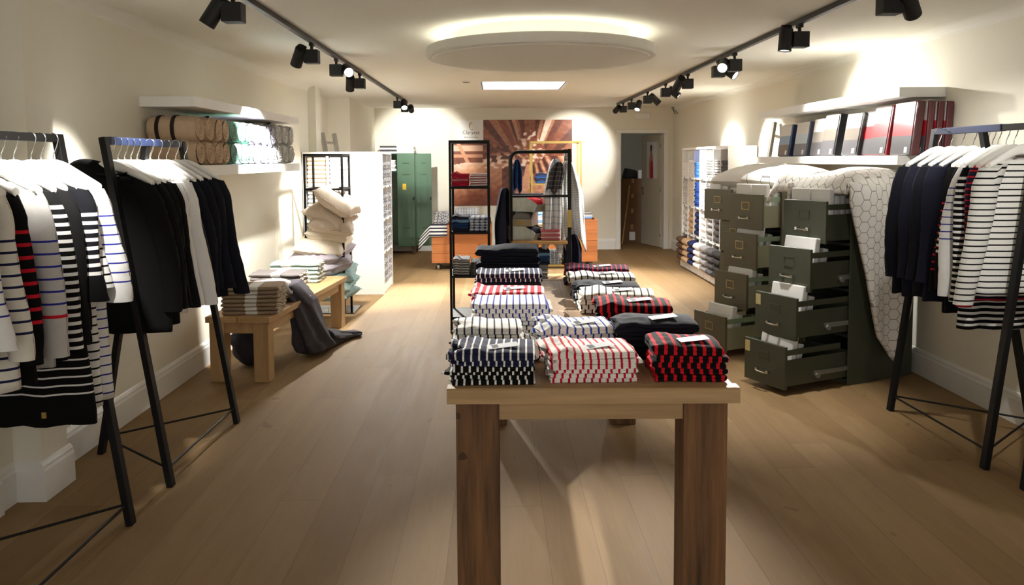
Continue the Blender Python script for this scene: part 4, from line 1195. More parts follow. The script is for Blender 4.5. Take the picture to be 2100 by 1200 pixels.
shirts(0.065, 3.44, TA - 0.02, rep(Q_wn, 0.018, 'white navy-striped', 3) + rep(Q_wb2, 0.020, 'white violet-striped', 5), 0.33, 0.25, 'the tall white and violet pile', 'folded tops, white and violet pile', rag=0.008, hump=-0.005, tags=False)
shirts(0.055, 3.92, TA, rep(Q_wr, 0.022, 'white red-striped', 2) + rep(Q_red, 0.024, 'red white-striped', 3), 0.35, 0.22, 'the red pile behind white and violet', 'folded tops, red pile', rag=0.012, hump=-0.004)
z = shirts(0.075, 4.30, TA - 0.03, rep(Q_nav, 0.028, 'plain navy', 4) + rep(Q_nw, 0.024, 'navy white-striped', 2), 0.35, 0.24, 'the navy pile with a striped top', 'folded tops, striped navy pile', rag=0.008, hump=-0.006)
shirts(0.08, 4.74, TA - 0.02, rep(Q_blk, 0.030, 'plain black', 3) + rep(Q_nav, 0.040, 'thick navy', 4), 0.36, 0.26, 'the far navy sweater pile', 'folded tops, navy sweater pile', rag=0.004, hump=-0.012, tags=False)

# ================================================================== filing cabinets
M_olive = plain('olive_paint', lin(98, 92, 70), 0.42, var=0.08, scale=4)
M_green = plain('dark_green_paint', lin(66, 70, 56), 0.42, var=0.08, scale=4)
M_inner = plain('pale_green_paint', lin(140, 158, 132), 0.45, var=0.05)
M_sidep = plain('drawer_side_paint', lin(158, 158, 132), 0.45, var=0.05)
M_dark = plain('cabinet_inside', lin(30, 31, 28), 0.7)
M_frame = plain('label_frame', lin(190, 172, 118), 0.35, metal=0.6)
M_paperp = plain('label_paper', lin(110, 100, 78), 0.7)
M_pack = plain('linen_pack', lin(232, 232, 232), 0.35, coat=0.4, var=0.02)
M_print = plain('printed_mark', lin(150, 150, 152), 0.6)
M_stick = plain('price_sticker', lin(206, 196, 150), 0.6)
CW_, CD_, DH, PITCH = 0.385, 0.66, 0.293, 0.323
def cabinet(label, cx, cy, ang, exts, paint, stick=()):
    """(cx, cy) near front corner; local x runs along the front away from the shop front, local y into the body"""
    # local frame: x = -W (towards the far front corner), y = depth direction
    t = thing('filing_cabinet', label, 'filing cabinet', (cx, cy, 0), ang - PI / 2)
    t.scale = (1, 1, 1)
    H_ = 1.345; p = 0.012
    W = -CW_          # local x from -0.385 to 0: near corner sits at 0 after the turn
    x0, x1 = W - 0.012, 0.012
    obj('side_panel', B().bx(x0, x0 + p, 0, CD_, 0, H_), paint, t, bev=0.002); obj('side_panel', B().bx(x1 - p, x1, 0, CD_, 0, H_), paint, t, bev=0.002)
    obj('top_panel', B().bx(x0 + p, x1 - p, 0, CD_, H_ - 0.03, H_), paint, t); obj('back_panel', B().bx(x0 + p, x1 - p, CD_ - 0.01, CD_, 0, H_ - 0.03), paint, t)
    obj('plinth', B().bx(x0 + p, x1 - p, 0.02, CD_ - 0.01, 0, 0.036), paint, t)
    for k in range(1, 4):
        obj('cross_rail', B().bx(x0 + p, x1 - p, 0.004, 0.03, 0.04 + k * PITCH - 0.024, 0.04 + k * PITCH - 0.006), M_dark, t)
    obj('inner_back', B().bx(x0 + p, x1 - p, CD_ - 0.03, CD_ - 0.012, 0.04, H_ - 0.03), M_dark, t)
    for k, e in enumerate(exts):
        zb = 0.04 + (3 - k) * PITCH
        b = B(); b.bx(W, 0, -e - 0.022, -e, zb, zb + DH)
        d = obj('drawer', b, paint, t, bev=0.003)
        Lr = 0.60
        s = B(); hh = 0.20
        s.bx(W + 0.012, W + 0.016, -e, -e + Lr, zb + 0.02, zb + hh); s.bx(-0.016, -0.012, -e, -e + Lr, zb + 0.02, zb + hh)
        s.bx(W + 0.016, -0.016, -e, -e + Lr, zb + 0.02, zb + 0.026); s.bx(W + 0.016, -0.016, -e + Lr - 0.004, -e + Lr, zb + 0.02, zb + hh)
        obj('tray', s, M_sidep if paint is M_olive else paint, d)
        r_ = B(); r_.bx(W + 0.006, W + 0.016, -e, -e + 0.5, zb + 0.232, zb + 0.270); r_.bx(-0.016, -0.006, -e, -e + 0.5, zb + 0.232, zb + 0.270)
        obj('hanging_rail', r_, M_inner if paint is M_olive else paint, d)
        q = B(); q.bx(-0.012, 0.004, -e + 0.25, -e + 0.60, zb + 0.07, zb + 0.10); q.lathe([(0.0005, 0), (0.018, 0), (0.018, 0.014), (0.0005, 0.014)], 14)
        n0 = len(q.v) - 56
        q.move(Matrix.Translation((0.004, -e + 0.27, zb + 0.07)) @ Matrix.Rotation(PI / 2, 4, 'Y'), n0)
        obj('slide', q, M_inner if paint is M_olive else M_galv, d)
        h = B(); mx = W / 2
        for sx in (-0.05, 0.05): h.box((mx + sx, -e - 0.036, zb + 0.095), (0.02, 0.028, 0.02))
        h.tube([(mx - 0.052, -e - 0.046, zb + 0.095), (mx - 0.03, -e - 0.056, zb + 0.091), (mx + 0.03, -e - 0.056, zb + 0.091), (mx + 0.052, -e - 0.046, zb + 0.095)], 0.0075, 8)
        obj('drawer_handle', h, M_chrome, d)
        f = B(); fz = zb + 0.195
        for zz in (-0.03, 0.03): f.box((mx, -e - 0.024, fz + zz), (0.092, 0.005, 0.006))
        for xx in (-0.043, 0.043): f.box((mx + xx, -e - 0.024, fz), (0.006, 0.005, 0.06))
        obj('label_holder', f, M_frame if paint is M_olive else M_green, d)
        obj('label_card', B().box((mx, -e - 0.0225, fz), (0.082, 0.002, 0.054)), M_paperp if paint is M_olive else paint, d)
        if k in stick:
            obj('sticker', B().box((W + 0.03, -e - 0.023, zb + DH - 0.055), (0.045, 0.002, 0.075)), M_stick, d)
    return t
ANG_A = 0.436
def loc2w(cx, cy, ang, x, y, z):
    p = RZ(ang - PI / 2) @ Vector((x, y, z)); return Vector((cx + p.x, cy + p.y, z))
CA = (2.457, 5.444); CB = (2.339, 6.464); CC = (2.42, 7.53)
EA = (0.212, 0.348, 0.469, 0.561); EB = (0.178, 0.237, 0.332, 0.547); EC = (0.20, 0.0, 0.0, 0.0)
cabinet('dark green filing cabinet nearest the shop front, its four drawers pulled out in steps', CA[0], CA[1], ANG_A, EA, M_green, (2, 3))
cabinet('olive filing cabinet with four stepped open drawers behind the dark green one', CB[0], CB[1], ANG_A, EB, M_olive)
cabinet('olive filing cabinet farthest back with only its top drawer open', CC[0], CC[1], ANG_A, EC, M_olive)

# ---- white packs of bed linen standing in the drawers
def pack(cab, ang, x, y, z, w, h, th, lean, yaw, label, group):
    t = thing('linen_pack', label, 'linen pack', loc2w(cab[0], cab[1], ang, x, y, z), 0, group)
    t.rotation_euler = (0, 0, ang - PI / 2 + yaw)
    b = B().box((0, 0, 0), (w, th, h))
    b.move(Matrix.Translation((0, 0, h / 2)) @ Matrix.Identity(4))
    M = Matrix.Rotation(lean, 4, 'X')
    b.move(M)
    obj('pack', b, M_pack, t, bev=0.008)
    m = B().box((0, -th / 2 - 0.001, h * 0.66), (0.012, 0.001, 0.020)); m.box((0, -th / 2 - 0.001, h * 0.66 - 0.022), (0.06, 0.001, 0.005)); m.box((0, -th / 2 - 0.001, h * 0.66 - 0.031), (0.035, 0.001, 0.003))
    m.move(M)
    obj('printed_mark', m, M_print, t)
dn = ['top', 'second', 'third', 'bottom']
for nm, cab, ex in (('dark green', CA, EA), ('stepped olive', CB, EB)):
    for k in range(4):
        zb = 0.04 + (3 - k) * PITCH + 0.03
        if k == 0:
            for j, xx in enumerate((-0.285, -0.105)):
                pack(cab, ANG_A, xx, -ex[0] + 0.05, zb, 0.17, 0.345, 0.045, -0.02, 0, ('farther' if j == 0 else 'nearer') + ' of the two front packs in the top drawer of the ' + nm + ' cabinet', 'white linen packs in the drawers')
            for j in range(3):
                pack(cab, ANG_A, -0.19, -ex[0] + 0.12 + 0.06 * j, zb, 0.30, 0.30, 0.04, -0.05, 0, ORD[j] + ' pack filed behind the front pair, ' + nm + ' top drawer', 'white linen packs in the drawers')
        else:
            pack(cab, ANG_A, -0.20 + 0.01 * k, -ex[k] + 0.05, zb, 0.29, 0.335, 0.05, -0.16, 0.03 * (k - 2), 'front white linen pack leaning in the ' + dn[k] + ' drawer of the ' + nm + ' cabinet', 'white linen packs in the drawers')
            pack(cab, ANG_A, -0.20, -ex[k] + 0.135, zb, 0.29, 0.26, 0.05, -0.20, 0, 'second white linen pack in the ' + dn[k] + ' drawer of the ' + nm + ' cabinet', 'white linen packs in the drawers')
for j in range(3):
    pack(CC, ANG_A, -0.30 + 0.11 * j, -0.15 + 0.02 * j, 0.04 + 3 * PITCH + 0.03, 0.16 if j == 0 else 0.10, 0.335, 0.045, -0.03, 0, ORD[j] + ' white linen pack in the top drawer of the farthest cabinet', 'white linen packs in the drawers')

# ================================================================== duvet over the cabinets and pillows
def hex_mat(name, base, line, size, wid):
    g = G(name)
    uv = g.vec('DIVIDE', g.coord('UV'), (size, size, 1.0))
    S = (1.0, 1.7320508, 1.0); Hs = (0.5, 0.8660254, 0.5)
    a = g.vec('SUBTRACT', g.vec('MODULO', g.vec('ADD', uv, (50.0, 86.60254, 0.0)), S), Hs)
    b = g.vec('SUBTRACT', g.vec('MODULO', g.vec('ADD', uv, (50.5, 87.4685654, 0.0)), S), Hs)
    def flat(v):
        s = g.sep(v); return g.comb(s[0], s[1], 0.0)
    a = flat(a); b = flat(b)
    la = g.vec('LENGTH', a); lb = g.vec('LENGTH', b)
    n = g.t.nodes.new('ShaderNodeMix'); n.data_type = 'VECTOR'
    g.put(n.inputs[0], g.math('LESS_THAN', la, lb)); g.put(n.inputs[4], b); g.put(n.inputs[5], a)
    gv = g.vec('ABSOLUTE', n.outputs[1])
    s = g.sep(gv)
    d = g.math('MAXIMUM', s[0], g.vec('DOT_PRODUCT', gv, (0.5, 0.8660254, 0.0)))
    k = g.math('GREATER_THAN', d, 0.5 - wid)
    o = g.coord('Object')
    col = g.mix(k, base, line)
    g.bump(g.noise(o, 7.0, 3.0), 0.25, 0.03)
    return g.out(col, 0.9, 0, 0.2)
M_hex = hex_mat('hexagon_linen', lin(234, 232, 228), lin(158, 156, 152), 0.074, 0.035)
DW = Vector((math.sin(ANG_A), -math.cos(ANG_A))); DD = Vector((math.cos(ANG_A), math.sin(ANG_A)))
# top sheet runs along the cabinet tops from the far end to the near edge, then hangs down as a tapering tongue
def outline(z):
    """left and right limits (distance into the body) of the hanging tongue at height z"""
    L = [(1.42, -0.10), (1.30, -0.11), (1.01, -0.02), (0.69, 0.06), (0.34, 0.19), (0.20, 0.32), (0.17, 0.37)]
    R_ = [(1.42, 0.62), (1.0, 0.60), (0.65, 0.56), (0.50, 0.545), (0.34, 0.49), (0.26, 0.42), (0.17, 0.38)]
    def it(T):
        for i in range(len(T) - 1):
            if T[i][0] >= z >= T[i + 1][0]:
                f = (T[i][0] - z) / (T[i][0] - T[i + 1][0]); return T[i][1] + f * (T[i + 1][1] - T[i][1])
        return T[-1][1] if z < T[-1][0] else T[0][1]
    return it(L), it(R_)
TOPL = 0.86
def duvet(u, v):
    s = u * (TOPL + 1.32) - TOPL          # <0: on top, going towards the near edge; >0: hanging
    n0 = nz(s * 2.2, v * 2.5, 4)
    if s < 0:
        # point on the tops: between cabinet A near side and somewhere above cabinet B
        d0 = -0.10 + 0.03 * math.sin(s * 6) ; d1 = 0.58
        d = d0 + (d1 - d0) * v
        base = Vector(CA) + DW * (0.012 + 0.045) 
        c = base - DW * (-s) * 0.90 + DD * d
        c.x += 0.0
        edge = min(1.0, v / 0.22)
        e2 = min(1.0, -s / 0.10)
        z = 1.39 + 0.095 * math.sin(edge * PI / 2) * (0.55 + 0.45 * e2) + 0.022 * n0 + 0.03 * math.sin(s * 5 + v * 4) * edge
        if v < 0.10: z -= (0.10 - v) / 0.10 * 0.035
        if -s > TOPL - 0.12: z -= 0.10 * ((-s - TOPL + 0.12) / 0.12) ** 2
        return (c.x, c.y, z), (s + 2.0, d)
    z = 1.42 - s
    if s < 0.10: z = 1.42 - 0.10 * (1 - math.cos(s / 0.10 * PI / 2)) * 0.9 - 0.0
    z = min(z, 1.42)
    L, R_ = outline(max(z, 0.17))
    d = L + (R_ - L) * v
    off = 0.012 + 0.045 + 0.03 * math.sin(min(1, s / 0.1) * PI / 2) + 0.018 * math.sin(v * 9 + s * 2) + 0.02 * n0 + 0.02 * math.sin(PI * v)
    c = Vector(CA) + DW * off + DD * d
    return (c.x, c.y, max(z, 0.165)), (s + 2.0, d)
obj('duvet', B().grid(duvet, 90, 30), M_hex, smooth=True, solid=0.03, label='white duvet with small grey hexagons hanging down the side of the dark green cabinet', cat='duvet')
# flap of the duvet folded down between the two cabinet fronts
def flap(u, v):
    # v along the body, u downwards along the far side of the dark green cabinet
    base = Vector(CA) - DW * (CW_ + 0.055 + 0.03 * math.sin(v * 7) + 0.05 * math.sin(u * PI / 2) * (1 - u))
    d = -0.13 + 0.40 * v + 0.04 * u
    z = 1.415 - 0.46 * u * (1 - 0.25 * v)
    c = base + DD * d
    return (c.x, c.y, z + 0.015 * nz(u * 3, v * 4, 1)), (u * 0.6, v * 0.5)
obj('duvet_cover', B().grid(flap, 20, 20), M_hex, smooth=True, solid=0.02, label='white hexagon cover bunched between the dark green and olive cabinets', cat='bed linen')
P_w = fabric('pillow_white', lin(232, 230, 226), bump=0.2, var=0.04)
M_hexp = hex_mat('hexagon_pillow', lin(228, 226, 222), lin(120, 120, 122), 0.16, 0.02)
obj('pillow', pillow_mesh('pillow', 0.62, 0.72, 0.20, P_w, 31, 0.0), None, loc=(2.52, 7.58, 1.425), rot=(0.0, -0.16, 0.45), label='plain white pillow on top of the farthest filing cabinet', cat='pillow')
obj('pillow', pillow_mesh('pillow', 0.55, 0.62, 0.17, M_hexp, 32, 0.0), None, loc=(2.53, 6.84, 1.43), rot=(0.05, -0.12, 0.40), label='white pillow with large dark hexagons between the duvet and the plain pillow', cat='pillow')

# ================================================================== packed bed linen on the shelf
def linen(label, x, y, w, h, th, lean, yaw, top, midc, bot, spine, n_mark=True):
    t = thing('duvet_set', label, 'packed bed linen', (x, y, 1.6125), yaw, 'packed bed linen on the wall shelf')
    M = Matrix.Rotation(lean, 4, 'X')
    b = B().box((0, 0, h / 2), (w, th, h)).move(M)
    obj('pack_body', b, M_spines[spine], t, bev=0.006)
    f = B().box((-0.006, -th / 2 - 0.0025, h / 2), (w - 0.03, 0.004, h - 0.012))
    # three bands: card on top, two fabrics below
    f = B()
    zz = [0.006, h * 0.36, h * 0.64, h - 0.006]
    for k in range(3):
        f.cur = k; f.box((-0.006, -th / 2 - 0.0025, (zz[k] + zz[k + 1]) / 2), (w - 0.03, 0.004, zz[k + 1] - zz[k]))
    f.move(M)
    obj('pack_face', f, [M_faces[bot], M_faces[midc], M_faces[top]], t)
    s = B().box((w * 0.24, -th / 2 - 0.0056, 0.035), (0.04, 0.0015, 0.04)).move(M)
    obj('price_sticker', s, M_card, t)
FC = dict(card=lin(214, 212, 208), red=lin(190, 24, 38), dkgrey=lin(86, 86, 90), grey=lin(132, 126, 120), taupe=lin(116, 108, 100), blue=lin(128, 158, 190), ltblue=lin(190, 206, 222), zebra=lin(96, 84, 78), slate=lin(112, 116, 128))
M_faces = {k: plain('pack_' + k, c, 0.3, coat=0.6, var=0.05) for k, c in FC.items()}
M_spines = {k: plain('spine_' + k, c, 0.35, coat=0.5, var=0.1) for k, c in dict(red=lin(150, 20, 34), wine=lin(84, 24, 32), black=lin(34, 34, 37), blue=lin(52, 72, 112), slate=lin(70, 76, 92)).items()}
YW = -PI / 2      # face towards the room
lst = [
 ('packed bed linen with zebra foot, farthest on the shelf by the ladder', 2.99, 8.16, 0.30, 0.30, 0.06, -0.12, 0.0, 'card', 'blue', 'zebra', 'blue'),
 ('packed bed linen with zebra foot and blue band, second from the ladder', 2.91, 7.92, 0.30, 0.315, 0.065, -0.14, 0.0, 'card', 'blue', 'zebra', 'blue'),
 ('packed bed linen in pale blue and slate, third from the ladder', 2.91, 7.50, 0.32, 0.325, 0.06, -0.14, 0.0, 'card', 'ltblue', 'slate', 'slate'),
 ('packed bed linen standing behind the pale blue one', 2.985, 7.41, 0.32, 0.325, 0.055, -0.10, 0.0, 'card', 'ltblue', 'slate', 'slate'),
 ('packed bed linen in pale taupe and grey, beside the pale blue ones', 2.92, 7.15, 0.28, 0.34, 0.05, -0.15, 0.0, 'card', 'grey', 'dkgrey', 'black'),
 ('packed bed linen in dark taupe with shiny wrap, beside the pale taupe one', 2.905, 6.84, 0.29, 0.36, 0.075, -0.15, 0.0, 'card', 'taupe', 'dkgrey', 'black'),
 ('packed bed linen in dark taupe, next to the red ones', 2.905, 6.42, 0.29, 0.345, 0.07, -0.16, 0.0, 'card', 'taupe', 'dkgrey', 'black'),
 ('packed bed linen with black spine behind the dark taupe one', 2.99, 6.36, 0.29, 0.335, 0.055, -0.12, 0.0, 'card', 'taupe', 'dkgrey', 'black'),
 ('packed bed linen with red band, half covered by another red one', 2.93, 6.17, 0.27, 0.355, 0.055, -0.16, 0.0, 'card', 'red', 'dkgrey', 'red'),
 ('packed bed linen with red band and bright red spine', 2.90, 5.92, 0.27, 0.37, 0.08, -0.15, 0.0, 'card', 'red', 'dkgrey', 'red'),
 ('packed bed linen with red band in front of the dark red spines', 2.88, 5.56, 0.30, 0.375, 0.055, -0.10, 0.0, 'card', 'red', 'dkgrey', 'wine'),
]
for l in lst:
    linen(l[0], l[1], l[2], l[3], l[4], l[5], l[6], YW + l[7], *l[8:])
for j in range(3):
    linen(['first', 'second', 'third'][j] + ' dark red pack filed behind the front red pack, nearest the coat rack', 2.952 + 0.058 * j, 5.53 - 0.012 * j, 0.30, 0.372 - 0.003 * j, 0.042, -0.06, YW, 'card', 'red', 'dkgrey', 'wine')
#@@
# ================================================================== back of the shop
# ---- printed picture of a weaving mill on the wall
def mill(u, v):
    """u to the right, v down, both 0..1: warm print of loom rows running to a vanishing point"""
    vx, vy = 0.645, 0.36
    dx, dy = u - vx, (v - vy) * 0.8
    r = math.hypot(dx, dy) + 1e-4
    a = math.atan2(dy, dx)
    n = noise.noise(Vector((a * 7, r * 1.5, 0))); n2 = noise.noise(Vector((u * 24, v * 24, 3))); n3 = noise.noise(Vector((a * 22, r * 5, 7)))
    dark = Vector((0.055, 0.014, 0.010)); mid_ = Vector((0.24, 0.068, 0.030)); hi = Vector((0.64, 0.32, 0.18)); pale = Vector((0.95, 0.80, 0.68))
    m1 = noise.noise(Vector((u * 5.0, v * 8.0, 2.0))); k = 0.34 + 0.45 * m1 + 0.3 * n2
    if v < 0.38:                                   # hanging beams above, narrowing towards the aisle
        tt = min(0.75, v * 1.5)
        ut = vx + (u - vx) / (1 - tt)
        T = [(-9, .22), (-.30, .34), (-.10, .20), (.10, .40), (.22, .14), (.27, .16), (.31, .50), (.38, .36), (.45, .44), (.475, .12), (.50, .62), (.535, .42), (.56, .16), (.60, .42), (.66, .40), (.70, .14), (.735, .58), (.765, .32), (.78, .98), (.835, .56), (.86, .18), (.93, .36), (1.05, .14), (1.2, .48), (1.45, .2), (1.8, .42), (9, .2)]
        for q in range(len(T) - 1):
            if T[q][0] <= ut < T[q + 1][0]: k = T[q][1] + 0.10 * n2 + 0.08 * n3 - 0.10 * v; break
        if 0.56 < u < 0.72 and v > 0.12 and abs(u - vx + 0.0) < 0.05 and n2 > 0.05: k = 1.05
    else:                                        # aisle and machine rows
        if abs(a - PI / 2 - 0.06) < 0.14: k = 0.72 + 0.15 * n2
        elif u > vx:
            k = 0.40 + 0.42 * math.sin((u - vx) * 90 / (0.3 + r * 2.2) ) * (0.42 < v < 0.72) + 0.25 * n2 + (0.2 if v > 0.62 + 0.3 * (u - vx) else -0.05)
        
    if u < 0.53 and v > 0.50 - 0.25 * (u - 0.1) and v > 0.52 - 0.3 * u: 
        q = (v - 0.52 + 0.3 * u)
        if q < 0.16 + 0.02 * math.sin(u * 20): k = 0.95 - q * 2.0 + 0.1 * n2
        else: k = max(0.22, 0.66 - (q - 0.16) * 1.2 + 0.12 * n2) if u < 0.42 else 0.15 + 0.2 * n2
    if u < 0.26 and v < 0.50:                    # timber frame at the left
        k = 0.25 + 0.15 * n2
        if abs(v - 0.33) < 0.035: k = 0.85
        if abs(v - 0.42) < 0.02 or abs((u - 0.06) - (v - 0.28) * 0.35) < 0.016: k = 0.7
    if r < 0.13: k = 0.35 + 0.75 * max(0, n2 * 2.2 + n3)
    if 0.47 < v < 0.56 and 0.25 < u < 0.62 and n2 > 0.12: k = 1.0
    if 0.30 < v < 0.5 and 0.33 < u < 0.50 and n2 < -0.02: k = 0.08
    k = max(0.0, min(1.15, k))
    if k < 0.35: c = dark.lerp(mid_, k / 0.35)
    elif k < 0.75: c = mid_.lerp(hi, (k - 0.35) / 0.4)
    else: c = hi.lerp(pale, min(1, (k - 0.75) / 0.35))
    if u < 0.265 and v < 0.26:
        if u > 0.064: return (0.80, 0.79, 0.77)
        c = Vector((0.72, 0.55, 0.42)).lerp(Vector((0.9, 0.78, 0.66)), u / 0.064)
    return tuple(c)
PX0, PX1, PZ0, PZ1, PY = -0.77, 1.344, 0.793, 2.287, YB - 0.022
t = thing('wall_picture', 'large brown print of a weaving mill on the back wall', 'picture', (PX0, PY, PZ0))
pw, ph = PX1 - PX0, PZ1 - PZ0
obj('picture_panel', B().bx(0, pw, 0.0, 0.022, 0, ph), plain('panel_edge', lin(200, 190, 180), 0.6), t)
b = B(); NX, NZ = 190, 134
b.grid(lambda u, v: ((pw * u, -0.001, ph * (1 - v)), (u, v)), NX, NZ)
me = mesh('printed_image', b)
ca = me.color_attributes.new('print', 'FLOAT_COLOR', 'POINT')
vals = []
for i in range(NX + 1):
    for j in range(NZ + 1):
        vals += list(mill(i / NX, j / NZ)) + [1.0]
ca.data.foreach_set('color', vals)
g = G('mill_print'); at = g.t.nodes.new('ShaderNodeAttribute'); at.attribute_name = 'print'
me.materials.append(g.out(at.outputs['Color'], 0.35, 0, 0.4))
obj('printed_image', me, None, t)
M_ink = plain('logo_ink', lin(96, 92, 90), 0.6); M_logo = plain('logo_gold', lin(178, 146, 40), 0.5)
cxl = pw * 0.165
text_mesh('logo_text', 'Clarysse', 0.088, M_ink, t, (cxl, -0.0025, ph - 0.245), (PI / 2, 0, 0))
text_mesh('logo_subtext', 'Bath & kitchen', 0.040, M_ink, t, (cxl, -0.0025, ph - 0.312), (PI / 2, 0, 0))
b = B(); pts = []
for k in range(13):
    a = math.radians(75 + 165 * k / 12); pts.append((cxl + 0.012 + 0.050 * math.cos(a), -0.002, ph - 0.10 + 0.058 * math.sin(a)))
for k in reversed(range(13)):
    a = math.radians(75 + 165 * k / 12); wv = 0.016 * math.sin(PI * min(1.0, 0.06 + k / 12.0 * 0.9)); pts.append((cxl + 0.012 + (0.046 - wv) * math.cos(a) + 0.002, -0.002, ph - 0.10 + (0.055 - wv) * math.sin(a)))
b.prism(list(reversed(pts)), (0, -0.001, 0)); b.box((cxl + 0.012, -0.0025, ph - 0.163), (0.05, 0.001, 0.010))
obj('logo_mark', b, M_logo, t)

# ---- locker
M_lock = plain('locker_green', lin(74, 102, 82), 0.4, var=0.12, scale=3)
M_lockd = plain('locker_inside', lin(52, 70, 60), 0.6)
M_foot = plain('locker_foot', lin(92, 66, 50), 0.6)
t = thing('locker', 'green metal locker with doors open against the back wall', 'locker', (-1.96, 13.42, 0), 0)
LW, LD, L0, LH = 0.62, 0.46, 0.14, 1.71
for nm, bxx in (('side_panel', (0, 0.012, 0, LD, L0, LH)), ('side_panel', (LW - 0.012, LW, 0, LD, L0, LH)), ('middle_panel', (0.30, 0.312, 0.01, LD, L0, LH)), ('top_panel', (0, LW, 0, LD, LH - 0.012, LH)), ('bottom_panel', (0, LW, 0, LD, L0, L0 + 0.012)),
                ('back_panel', (0, LW, LD - 0.01, LD, L0, LH)), ('shelf', (0.012, 0.30, 0.01, LD - 0.01, 1.40, 1.412)), ('shelf', (0.312, LW - 0.012, 0.01, LD - 0.01, 1.40, 1.412))):
    obj(nm, B().bx(*bxx), M_lock if 'shelf' not in nm else M_lockd, t)
for x in (0.05, LW - 0.05):
    for y in (0.04, LD - 0.04):
        obj('foot', B().prism([(x - 0.05, y - 0.03, L0), (x + 0.05, y - 0.03, L0), (x + 0.02, y - 0.02, 0), (x - 0.02, y - 0.02, 0)], (0, 0.05, 0)), M_foot, t)
def ldoor(hx, ang, w, label=None):
    d = obj('door', B().bx(0, w, -0.018, 0, L0 + 0.005, LH - 0.005).bx(0.06, 0.075, -0.022, -0.016, 0.5, 1.4).bx(w - 0.075, w - 0.06, -0.022, -0.016, 0.5, 1.4), M_lock, t, loc=(hx, -0.002, 0), rot=ang, bev=0.002)
    v = B()
    for z in (1.35, 1.54, 0.45): v.bx(0.09, w - 0.09, -0.024, -0.017, z, z + 0.012)
    obj('vent_slot', v, M_lockd, d)
    obj('latch', B().box((w - 0.02, -0.028, 0.95), (0.018, 0.02, 0.05)), M_blackm, d)
    return d
ldoor(0.0, math.radians(-100), 0.29)
d = ldoor(0.31, math.radians(-3), 0.295)
obj('number_plate', B().box((0.12, -0.022, 1.15), (0.06, 0.006, 0.10)), plain('yellow_plate', lin(214, 176, 50), 0.5), d)
d = ldoor(0.622, math.radians(14), 0.26)
tw = [fold_mesh('folded_towel', 0.25, 0.34, 0.04, m, 300 + i, 2, rows=14) for i, m in enumerate((T_white, T_wgrey))]
pile('folded_towel', tw, -1.96 + 0.155, 13.62, 1.4125, 5, 0.04, 0, '{p} white folded towel on the shelf inside the green locker', 'towel', 'towels inside the locker')
ts = [fold_mesh('folded_towel', 0.30, 0.36, 0.035, m, 310 + i, 2, rows=14) for i, m in enumerate((T_white, T_dgrey))]
pile('folded_towel', ts, -1.80, 13.64, LH, 4, 0.034, 0, '{p} folded towel stacked on top of the green locker, near its open door', 'towel', 'towels on top of the locker')
pile('folded_towel', [ts[0]], -1.52, 13.64, LH, 4, 0.034, 0, '{p} white folded towel stacked on top of the green locker, near the picture', 'towel', 'towels on top of the locker')

# ---- wooden crates on castors
M_crate = wood('crate_wood', lin(142, 80, 38), lin(182, 114, 62), 0, 1.0)
M_rub = plain('castor', lin(120, 112, 100), 0.5)
def crate(label, x0, x1, y, d, zb, zt):
    t = thing('wheeled_crate', label, 'crate', (x0, y, 0))
    w = x1 - x0; p = 0.02; hb = (zt - zb) / 4
    for k in range(4):
        z0 = zb + k * hb
        obj('front_board', B().bx(0, w, 0, p, z0, z0 + hb - 0.003), M_crate, t, bev=0.002); obj('back_board', B().bx(0, w, d - p, d, z0, z0 + hb - 0.003), M_crate, t)
        obj('side_board', B().bx(0, p, p, d - p, z0, z0 + hb - 0.003), M_crate, t); obj('side_board', B().bx(w - p, w, p, d - p, z0, z0 + hb - 0.003), M_crate, t)
    obj('crate_floor', B().bx(p, w - p, p, d - p, zt - 0.10, zt - 0.08), M_crate, t)
    for x in (0.09, w - 0.09):
        for yy in (0.08, d - 0.08):
            q = B().lathe([(0.0005, -0.014), (0.042, -0.014), (0.042, 0.014), (0.0005, 0.014)], 18).move(Matrix.Translation((x, yy, 0.042)) @ Matrix.Rotation(PI / 2, 4, 'Y'))
            q.bx(x - 0.022, x - 0.017, yy - 0.015, yy + 0.02, 0.04, zb).bx(x + 0.017, x + 0.022, yy - 0.015, yy + 0.02, 0.04, zb)
            obj('castor', q, M_rub, t)
    return t
crate('orange wooden crate on castors with a striped cloth over its corner', -0.93, -0.06, 11.45, 0.62, 0.105, 0.66)
crate('orange wooden crate on castors behind the gold rack', 0.62, 1.48, 11.5, 0.62, 0.105, 0.72)
def sheet(name, fn, nu, nv, mat, th=0.006, **k):
    return obj(name, B().grid(fn, nu, nv), mat, smooth=True, solid=th, **k)
S_nw2 = stripes('navy_white_cloth', lin(214, 214, 210), lin(40, 44, 62), 0.05, 0.45, 0)
def cc(u, v):
    # cloth hanging over the crate's outer corner: a drop on the front, a slanting drop outwards
    s = -0.20 + 0.44 * u
    h = 0.18 * v
    if s < 0:
        x = -0.945 + s * 0.85; y = 11.435 - s * 0.5; z = 0.675 + s * 1.1
    else:
        x = -0.945 + s; y = 11.432; z = 0.675
    return (x - h * 0.10 * (s < 0.05), y - 0.010 * math.sin(u * 12) * v, z - h), (h + 0.25 * max(0, -s), s)
sheet('striped_cloth', cc, 24, 12, S_nw2, 0.008, label='navy and white striped cloth draped over the crate corner by the lockers', cat='cloth')
F_spk = spk_mat('speckled_cloth', lin(206, 206, 206), lin(96, 98, 106), 60.0)
P_bl = plaid('blue_white_plaid', lin(206, 212, 222), lin(60, 76, 120), 0.05, 0.35, lin(40, 52, 96))
P_gr = plaid('grey_plaid', lin(168, 168, 168), lin(96, 96, 98), 0.04, 0.3)
P_dk = plaid('dark_plaid', lin(70, 70, 74), lin(150, 150, 150), 0.05, 0.2)
S_rw = stripes('red_white_towel', lin(224, 218, 216), lin(200, 90, 106), 0.03, 0.25, 1)
